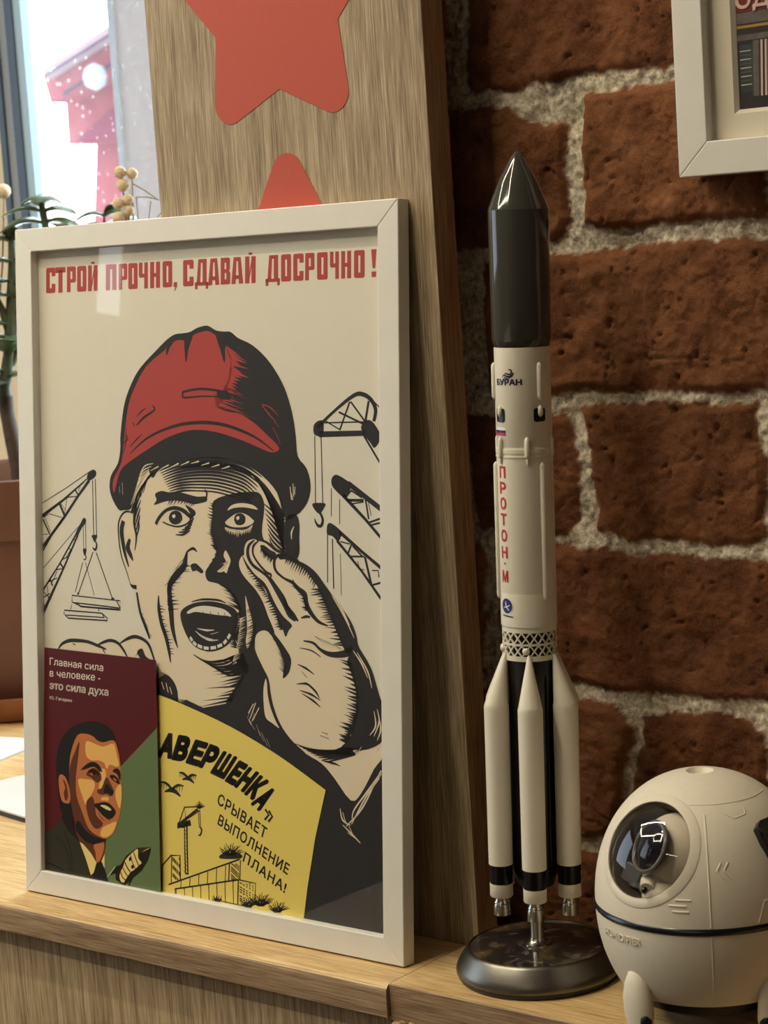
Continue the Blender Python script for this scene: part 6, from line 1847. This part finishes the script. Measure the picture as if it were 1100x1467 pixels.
# three fin legs
for la in (-46, 38, 178):
    a = rad(la); u = Vector((math.sin(a), -math.cos(a), 0)); tn = Vector((math.cos(a), math.sin(a), 0))
    path = [(.0520, .0400, .0016, .0016), (.0530, .0365, .0050, .0038), (.0532, .0300, .0080, .0052), (.0530, .0220, .0098, .0058), (.0524, .0140, .0100, .0056), (.0518, .0060, .0086, .0048), (.0514, .0000, .0074, .0042)]
    v = []; n = 20
    for (ro, z, wt_, wr) in path:
        for i in range(n):
            t = 2 * PI * i / n
            v.append(u * (ro + wr * math.sin(t)) + tn * (wt_ * math.cos(t)) + Vector((0, 0, z)))
    w = MB(); w.add(v, [(j * n + i, j * n + (i + 1) % n, (j + 1) * n + (i + 1) % n, (j + 1) * n + i) for j in range(len(path) - 1) for i in range(n)] + [tuple(range(n)), tuple(range((len(path) - 1) * n, len(path) * n))], 0, True)
    lg = w.build('leg', M['hm_white'], hm)
    w = MB()
    for sgn in ((1,) if la < 0 else (-1,) if la < 90 else (1, -1)):
        c = u * .0540 + tn * (sgn * .0070) + Vector((0, 0, .0115))
        T = Matrix.Translation(c) @ Matrix((tn, u, Vector((0, 0, 1)))).transposed().to_4x4()
        w.ball((0, 0, 0), .0040, 0, 16, 10, T, sq=(.75, .9, 1.25))
    w.build('oval_recess', M['hm_dark'], lg)
# black clip on the right side of the shell
w = MB()
q = [(.60, .0470), (.68, .0495), (.93, .0500), (.98, .0250), (.78, .0190), (.72, .0200), (.645, .0355), (.615, .0400)]
v = [hpt(a, h, -.001) for a, h in q] + [hpt(a, h, .0045) for a, h in q]; n = len(q)
tri = tessellate_polygon([[Vector((a, h * 12, 0)) for a, h in q]])
w.add(v, [tuple(t) for t in tri] + [tuple(i + n for i in t) for t in tri] + [(i, (i + 1) % n, (i + 1) % n + n, i + n) for i in range(n)])
w.tube([hpt(.61, .0465, .004), hpt(.665, .0425, .006), hpt(.68, .038, .006)], [.0010, .0012, .0008], 8)
w.build('black_clip', M['hm_dark'], hm, bevel=.0006)

# ================================================================== PICTURE ON THE BRICK WALL
PY = 0.105
pf = thing('picture_frame', 'deep white picture frame with a cream mat hanging on the brick wall', 'picture', (0.4328, PY, 0.4520))
PW, PH = .26, .36
rails(PW, PH, .022, .0182, pf, M['white_frame'])
M['mat'] = mat('cream_mat_board', (226, 216, 196), 0.8)
g = .0075
MO, MI = .0182, .0315
w = MB(); fr_ = lambda x, y, d: (x, d, y)
for q in ([(MO, MO), (PW - MO, MO), (PW - MI, MI), (MI, MI)], [(PW - MO, MO), (PW - MO, PH - MO), (PW - MI, PH - MI), (PW - MI, MI)], [(PW - MO, PH - MO), (MO, PH - MO), (MI, PH - MI), (PW - MI, PH - MI)], [(MO, PH - MO), (MO, MO), (MI, MI), (MI, PH - MI)]):
    w.add([fr_(p[0], p[1], g) for p in q], [(0, 1, 2, 3)])
    a, b = q[3], q[2]
    s = lambda p: (p[0] + (.0022 if p[0] < PW / 2 else -.0022), p[1] + (.0022 if p[1] < PH / 2 else -.0022))
    w.add([fr_(a[0], a[1], g), fr_(b[0], b[1], g), fr_(*s(b), g + .0022), fr_(*s(a), g + .0022)], [(0, 1, 2, 3)])
w.build('mat_board', M['mat'], pf, fix=False)
w = MB()
PHM = [mat('photo_dark', (44, 40, 40), 0.4, var=.3, bscale=90), mat('photo_red', (120, 40, 42), 0.4), mat('photo_pink', (220, 190, 180), 0.4), mat('photo_ochre', (176, 134, 62), 0.4), mat('photo_grey', (104, 94, 88), 0.4, var=.2, bscale=200), mat('photo_teal', (50, 66, 66), 0.4, var=.3, bscale=160), mat('photo_glow', (196, 128, 40), 0.4)]
x0, y0 = MI + .0022, MI + .0022
gd = g + .0024
w.add([fr_(x0, y0, gd), fr_(PW - x0, y0, gd), fr_(PW - x0, PH - y0, gd), fr_(x0, PH - y0, gd)], [(0, 1, 2, 3)], 0)
def ph(q, m, l=1): w.add([fr_(x0 + a, y0 + b * .885, gd - l * .00006) for a, b in q], [tuple(range(len(q)))], m)
ph([(0, .0575), (.19, .0605), (.19, .0760), (0, .0725)], 1)
ph([(0, .0505), (.19, .0530), (.19, .0600), (0, .0570)], 4)
ph([(0, .0478), (.19, .0512), (.19, .0528), (0, .0494)], 3)
ph([(0, .0405), (.19, .0440), (.19, .0470), (0, .0440)], 4)
ph([(.001, .010), (.010, .010), (.010, .038), (.001, .038)], 5)
for a, b, m in ((.0095, .0035, 4), (.0140, .0012, 2), (.0165, .0010, 2), (.0175, .0022, 4), (.0225, .0012, 3), (.031, .004, 4), (.05, .003, 4), (.08, .004, 4)):
    ph([(a - .001, .007), (a + b - .001, .007), (a + b, .040), (a, .040)], m, 2)
ph([(.0200, .008), (.030, .008), (.031, .032), (.0215, .033)], 6, 1); ph([(.0178, .0085), (.0205, .009), (.0207, .0145), (.0180, .014)], 2, 3)
for i in range(9): ph([(.0015, .014 + i * .0025), (.008, .0142 + i * .0025), (.008, .0147 + i * .0025), (.0015, .0146 + i * .0025)], 4 if i % 2 else 2, 3)
for i in range(5): ph([(.04 + i * .028, .012), (.055 + i * .028, .012), (.055 + i * .028, .035), (.04 + i * .028, .035)], (5, 6, 4, 5, 3)[i], 2)
hcap = .0088; wid = .0300
tris, asp = lettering('ОДС', 0.0)
for n, (dx, dz) in enumerate(((0, 0), (.0004, 0), (-.0004, 0), (0, .0004), (0, -.0004), (.0003, .0003), (-.0003, -.0003))):
    q = [[(x0 + .0004 + dx + wid * p[0], y0 + .0528 + dz + hcap * p[1] + .0005 * p[0]) for p in t] for t in tris]
    w.add([fr_(p[0], p[1], gd - .0003 - n * .00006) for t in q for p in t], [(3 * i, 3 * i + 1, 3 * i + 2) for i in range(len(q))], 2)
w.build('photo_print', PHM, pf, fix=False)
MB().box(MO, PW - MO, .0056, .0066, MO, PH - MO).build('glass_pane', M['glass'], pf)
MB().box(MO, PW - MO, .0125, .0200, MO, PH - MO).build('backing_board', M['backing'], pf)

# ================================================================== LEFT END: PLANTS, POT, PAPERS
M['terra'] = mat('brown_terracotta', (98, 62, 46), 0.55, var=0.08, bscale=40)
M['terra2'] = mat('saucer_terracotta', (128, 78, 48), 0.5, var=0.08, bscale=40)
M['leaf'] = mat('jade_leaf', (78, 98, 74), 0.32, var=0.15, bscale=60)
M['stem'] = mat('jade_stem', (76, 84, 60), 0.6, var=0.25, bscale=90, bump=.4)
M['bark'] = mat('woody_stem', (72, 58, 46), 0.75, var=0.3, bscale=90, bump=.6)
M['soil'] = mat('potting_soil', (58, 42, 34), 0.95, bump=1.0, bscale=200, var=.4)
M['ballm'] = mat('dried_flower_head', (214, 196, 164), 0.8, bump=.8, bscale=700, var=.2)
M['twig'] = mat('dry_twig', (150, 136, 120), 0.8)
PX, PYY = -0.540, 0.455
pp = thing('potted_jade_plant', 'jade plant and one dried globe flower in a brown clay pot left of the poster', 'plant', (PX, PYY, 0))
MB().lathe([(.0001, .012), (.086, .012), (.0895, .016), (.1085, .176), (.113, .177), (.1155, .181), (.1165, .228), (.1160, .232), (.1125, .233), (.1095, .229), (.1050, .18), (.0001, .18)], 72).build('pot', M['terra'], pp)
MB().lathe([(.0001, .0), (.088, 0), (.094, .003), (.1085, .022), (.1100, .0265), (.1070, .0265), (.0920, .0115), (.0001, .0115)], 72).build('saucer', M['terra2'], pp)
MB().lathe([(.0001, .2165), (.06, .2150), (.1085, .2120)], 48).build('soil', M['soil'], pp)
def loc(p): return Vector((p[0] - PX, p[1] - PYY, p[2]))
def leaf(mb, p, d, L, W, up=Vector((0, 0, 1)), droop=.25):
    """plump paddle leaf from p along d"""
    d = d.normalized(); s = d.cross(up).normalized(); u = s.cross(d).normalized()
    n = 9; c = 10; v = []
    for i in range(n + 1):
        t = i / n
        wd = W * (math.sin(PI * min(1, t * .92 + .04)) ** .75) * (.55 + .6 * t) * .62
        th = .0022 * math.sin(PI * min(1, t * .9 + .08)) + .0004
        cen = p + d * (L * t) - u * (droop * L * t * t) + u * (.12 * L * math.sin(PI * t))
        for k in range(c):
            a = 2 * PI * k / c
            v.append(cen + s * (wd * math.cos(a)) + u * (th * math.sin(a)))
    f = [(i * c + k, i * c + (k + 1) % c, (i + 1) * c + (k + 1) % c, (i + 1) * c + k) for i in range(n) for k in range(c)] + [tuple(range(c)), tuple(range(n * c, (n + 1) * c))]
    mb.add(v, f, 0, True)
R_ = Vector((.78, .62, -.06)); V_ = Vector((.62, -.77, 0)); U_ = Vector((0, 0, 1))
trunk = [(-.5277, .4584, .205), (-.5285, .4573, .235), (-.5305, .4550, .262), (-.5326, .4528, .2896), (-.5322, .4532, .305)]
w = MB(); w.tube([loc(p) for p in trunk], [.0085, .008, .0078, .0072, .0068], 12); w.build('trunk', M['bark'], pp)
br1 = [(-.5322, .4532, .304), (-.5328, .4524, .3134), (-.5282, .4580, .3433), (-.5240, .4630, .39), (-.5211, .466, .4301), (-.5202, .467, .456)]
w = MB(); w.tube([loc(p) for p in br1], [.0068, .0066, .0062, .0058, .0042, .0034], 10)
w.tube([loc(p) for p in ((-.5285, .458, .335), (-.5160, .474, .372), (-.5040, .486, .420), (-.4980, .4928, .4600), (-.4993, .4913, .4780), (-.5000, .4905, .4960))], [.0052, .0048, .0044, .0036, .0034, .0022], 10)
w.tube([loc(p) for p in ((-.5262, .460, .362), (-.5300, .456, .388), (-.5360, .449, .412))], [.0042, .0036, .0024], 9)
w.tube([loc(p) for p in ((-.5230, .463, .375), (-.495, .490, .41), (-.472, .520, .440), (-.4615, .5345, .462), (-.461, .535, .474))], [.0044, .004, .0036, .003, .002], 9)
w.build('stem', M['stem'], pp)
def leaves(lst):
    for (p, r, vv, uu, L, W, dr) in lst:
        w = MB(); leaf(w, loc(p), R_ * r + V_ * vv + U_ * uu, L, W, U_, dr); w.build('leaf', M['leaf'], pp)
C1 = (-.4996, .491, .490); C1b = (-.4990, .4915, .479); C1c = (-.4982, .4925, .468)
leaves([(C1, -1, .25, .16, .022, .018, .5), (C1, 1, .2, .25, .020, .016, .5), (C1, .1, 1, .1, .022, .022, .2), (C1, -.2, -1, .1, .024, .02, .3),
        (C1b, -1, .3, .0, .040, .022, .12), (C1b, 1, .4, .05, .032, .022, .1), (C1b, .9, -.6, .05, .034, .022, .1),
        (C1c, -1, .35, -.12, .048, .022, .12), (C1c, -.9, -.4, -.04, .046, .022, .10), (C1c, 1, .3, .16, .044, .022, .55), (C1c, .5, -1, .0, .036, .022, .2),
        ((-.4985, .4920, .455), -1, .5, -.02, .034, .022, .1)])
T0 = (-.5202, .467, .452)
leaves([(T0, .1, .2, 1, .016, .014, .1), (T0, -1, .3, .25, .026, .02, .3), (T0, 1, .3, .6, .020, .018, .2),
        ((-.5207, .4665, .432), -1, .5, .05, .034, .024, .1), ((-.5207, .4665, .432), 1, .1, .1, .026, .022, .1),
        ((-.5211, .466, .415), -1, .1, -.2, .028, .022, .2), ((-.5216, .4655, .410), 1, .3, .3, .022, .02, .1),
        ((-.5225, .464, .400), -1, .6, -.05, .036, .024, .1), ((-.5225, .464, .398), .9, .2, .25, .026, .022, .1),
        ((-.5260, .460, .372), -.9, .3, .1, .030, .020, .2), ((-.5245, .4620, .358), -1, .5, .12, .042, .024, .25), ((-.5250, .462, .358), .5, 1, .1, .026, .026, .2),
        ((-.5275, .459, .345), -.3, 1, .4, .034, .030, -.1), ((-.5295, .457, .328), -1, .3, -.06, .034, .022, .1), ((-.5300, .456, .322), .9, .5, .2, .030, .026, .1),
        ((-.5310, .455, .318), -.7, .9, -.4, .036, .026, -.2)])
C2 = (-.4611, .5353, .471)
leaves([(C2, -1, .3, .25, .030, .020, .5), (C2, .8, .4, .7, .026, .018, .2), (C2, 1, .5, .25, .034, .022, .3), ((-.4612, .535, .462), -1, .2, -.05, .030, .022, .2), ((-.4612, .535, .462), .8, -.8, .1, .03, .02, .2)])
leaves([((-.536, .449, .412), -1, .3, .4, .03, .02, .2), ((-.536, .449, .412), .2, 1, .4, .024, .02, .2)])
# dried globe flowers
vs = thing('vase', 'slim cream vase hidden behind the framed poster holding dried flowers', 'vase', (-0.262, 0.368, 0))
MB().lathe([(.0001, 0), (.026, 0), (.030, .004), (.036, .06), (.030, .14), (.017, .19), (.019, .205), (.017, .205), (.015, .19), (.027, .14), (.032, .06), (.0001, .006)], 48).build('vessel', mat('cream_glaze', (220, 208, 184), 0.3), vs)
df = thing('dried_flower_sprig', 'sprig of cream globe flower heads in front of the red house', 'flower', (-0.262, 0.368, 0.01))
def lf(p): return Vector((p[0] + .262, p[1] - .368, p[2] - .01))
heads = [((-.2639, .3670, .5015), .0054), ((-.2575, .3745, .4998), .0050), ((-.2629, .3681, .4905), .0058), ((-.2665, .3641, .4754), .0050), ((-.2609, .3705, .4784), .0050), ((-.2610, .3704, .4690), .0050), ((-.2667, .3638, .4631), .0056)]
w = MB(); node = (-.2610, .3700, .40)
w.tube([lf(p) for p in ((-.262, .368, .03), (-.2615, .369, .25), node)], [.0014, .0013, .0012], 7)
for p, r in heads:
    mid = ((p[0] + node[0]) / 2 + random.uniform(-.003, .003), (p[1] + node[1]) / 2, (p[2] + node[2]) / 2 - .004)
    w.tube([lf(node), lf(mid), lf(p)], [.0010, .0008, .0006], 6)
for q in (((-.2580, .3738, .4920), (-.2510, .3820, .4850), (-.2440, .3895, .4768)), ((-.2565, .3755, .4800), (-.2500, .3830, .4795), (-.2430, .3905, .4765)), ((-.2561, .3760, .4795), (-.2560, .3762, .465), (-.2575, .375, .44), node),
          ((-.2480, .3850, .4760), (-.2500, .383, .462), (-.2545, .378, .44), node), ((-.2420, .392, .467), (-.2500, .384, .455), node)):
    w.tube([lf(p) for p in q], .0005, 6)
w.build('twigs', M['twig'], df)
for p, r in heads:
    w = MB(); w.ball(lf(p), r, 0, 18, 12); w.build('flower_head', M['ballm'], df)
w = MB(); w.tube([loc(p) for p in ((-.545, .44, .2145), (-.536, .449, .36), (-.5275, .4588, .43), (-.5228, .4641, .495))], [.001, .0009, .0008, .0006], 7); fs = w.build('flower_stalk', M['twig'], pp)
w = MB(); w.ball(loc((-.5228, .4641, .501)), .0072, 0, 20, 14); w.build('flower_head', M['ballm'], fs)
# papers
M['sheet'] = mat('white_paper', (212, 210, 208), 0.7)
npd = thing('paper_pad', 'white paper pad lying beside the clay pot', 'paper', (-.42, .30, 0))
MB().prism([(.0475, -.038), (.028, .045), (-.080, .020), (-.060, -.065)], 0, .0022, lambda x, y, d: (x, y, d)).build('sheets', M['sheet'], npd)
nb_ = thing('notebook', 'white topped notebook with a black edge nearer the front of the worktop', 'notebook', (-.27, .185, 0))
nq = [(-.048, -.019), (.07, -.0395), (.09, .06), (-.027, .08)]
MB().prism(nq, .0040, .0052, lambda x, y, d: (x, y, d)).build('white_cover', M['sheet'], nb_)
MB().prism(nq, .0, .0039, lambda x, y, d: (x, y, d)).build('black_body', M['hm_dark'], nb_)

# ================================================================== OUTSIDE AND ACROSS THE ROOM
M['hred'] = mat('red_facade_paint', (77, 36, 39), 0.95, spec=0.02, var=.05, bscale=8)
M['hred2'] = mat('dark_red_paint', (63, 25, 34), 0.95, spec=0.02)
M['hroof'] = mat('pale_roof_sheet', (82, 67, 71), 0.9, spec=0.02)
M['hdark'] = mat('painted_gap_shade', (38, 28, 38), 0.95, spec=0.02)  # dark strips painting in the shade of the eave gaps
M['hlamp'] = mat('white_lamp_glass', (85, 93, 99), 0.9, spec=.05)
hs = thing('house', 'red house with a pale roof edge outside the window', 'building', (-5.0, 5.0, FZ))
def hq(pts, y0, y1, m, name):
    MB().prism([(a + 5.0, b - FZ) for a, b in pts], y0, y1, lambda x, y, d: (x, d, y)).build(name, M[m], hs)
hq([(-5.51, -.85), (-4.3, -.85), (-4.3, .95), (-5.212, .95)], .12, 1.4, 'hred', 'wall')
hq([(-5.254, .905), (-4.2, .86), (-4.2, 1.25), (-4.985, 1.21), (-5.2486, 1.125)], .0, .9, 'hred', 'upper_storey')
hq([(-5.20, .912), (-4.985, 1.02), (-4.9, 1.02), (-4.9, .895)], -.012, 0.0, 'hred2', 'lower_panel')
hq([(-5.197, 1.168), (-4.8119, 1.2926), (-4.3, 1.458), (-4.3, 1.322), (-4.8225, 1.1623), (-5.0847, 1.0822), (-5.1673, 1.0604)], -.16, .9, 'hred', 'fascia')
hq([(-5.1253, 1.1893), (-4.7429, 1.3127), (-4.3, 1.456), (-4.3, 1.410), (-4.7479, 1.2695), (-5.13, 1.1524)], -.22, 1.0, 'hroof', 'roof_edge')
hq([(-5.0847, 1.0960), (-4.8225, 1.1770), (-4.6, 1.245), (-4.6, 1.231), (-4.8225, 1.1623), (-5.0847, 1.0822)], -.165, -.1601, 'hdark', 'soffit_shade_strip')
hq([(-5.128, 1.1600), (-4.7475, 1.2780), (-4.6, 1.3245), (-4.6, 1.3150), (-4.7475, 1.2690), (-5.130, 1.1520)], -.226, -.2201, 'hdark', 'gutter_shade_strip')
w = MB(); T = Matrix.Translation((.1767, -.24, 1.1267 - FZ)) @ Matrix.Rotation(PI / 2, 4, 'X')
w.lathe([(.0001, -.02), (.046, -.02), (.052, 0), (.046, .02), (.0001, .02)], 8, 0, T, smooth=False); w.build('lamp', M['hlamp'], hs)

tb = thing('table', 'pale wooden table across the room mirrored in the poster glass', 'table', (-.33, -1.02, FZ))
TR = Matrix.Rotation(rad(19), 4, 'Z').inverted()
TT = Matrix.Rotation(rad(-19.3), 4, 'Z')
w = MB(); w.box(-.20, .50, -.40, .42, .725, .750, 0, TT); w.build('table_top', wood('pale_table_top', (170, 158, 140), (196, 184, 166), (212, 202, 186), 'X', .5), tb, bevel=.002)
for x in (-.17, .47):
    for y in (-.37, .39):
        MB().box(x - .018, x + .018, y - .018, y + .018, 0, .7249, 0, TT).build('leg', M['hm_dark'], tb)
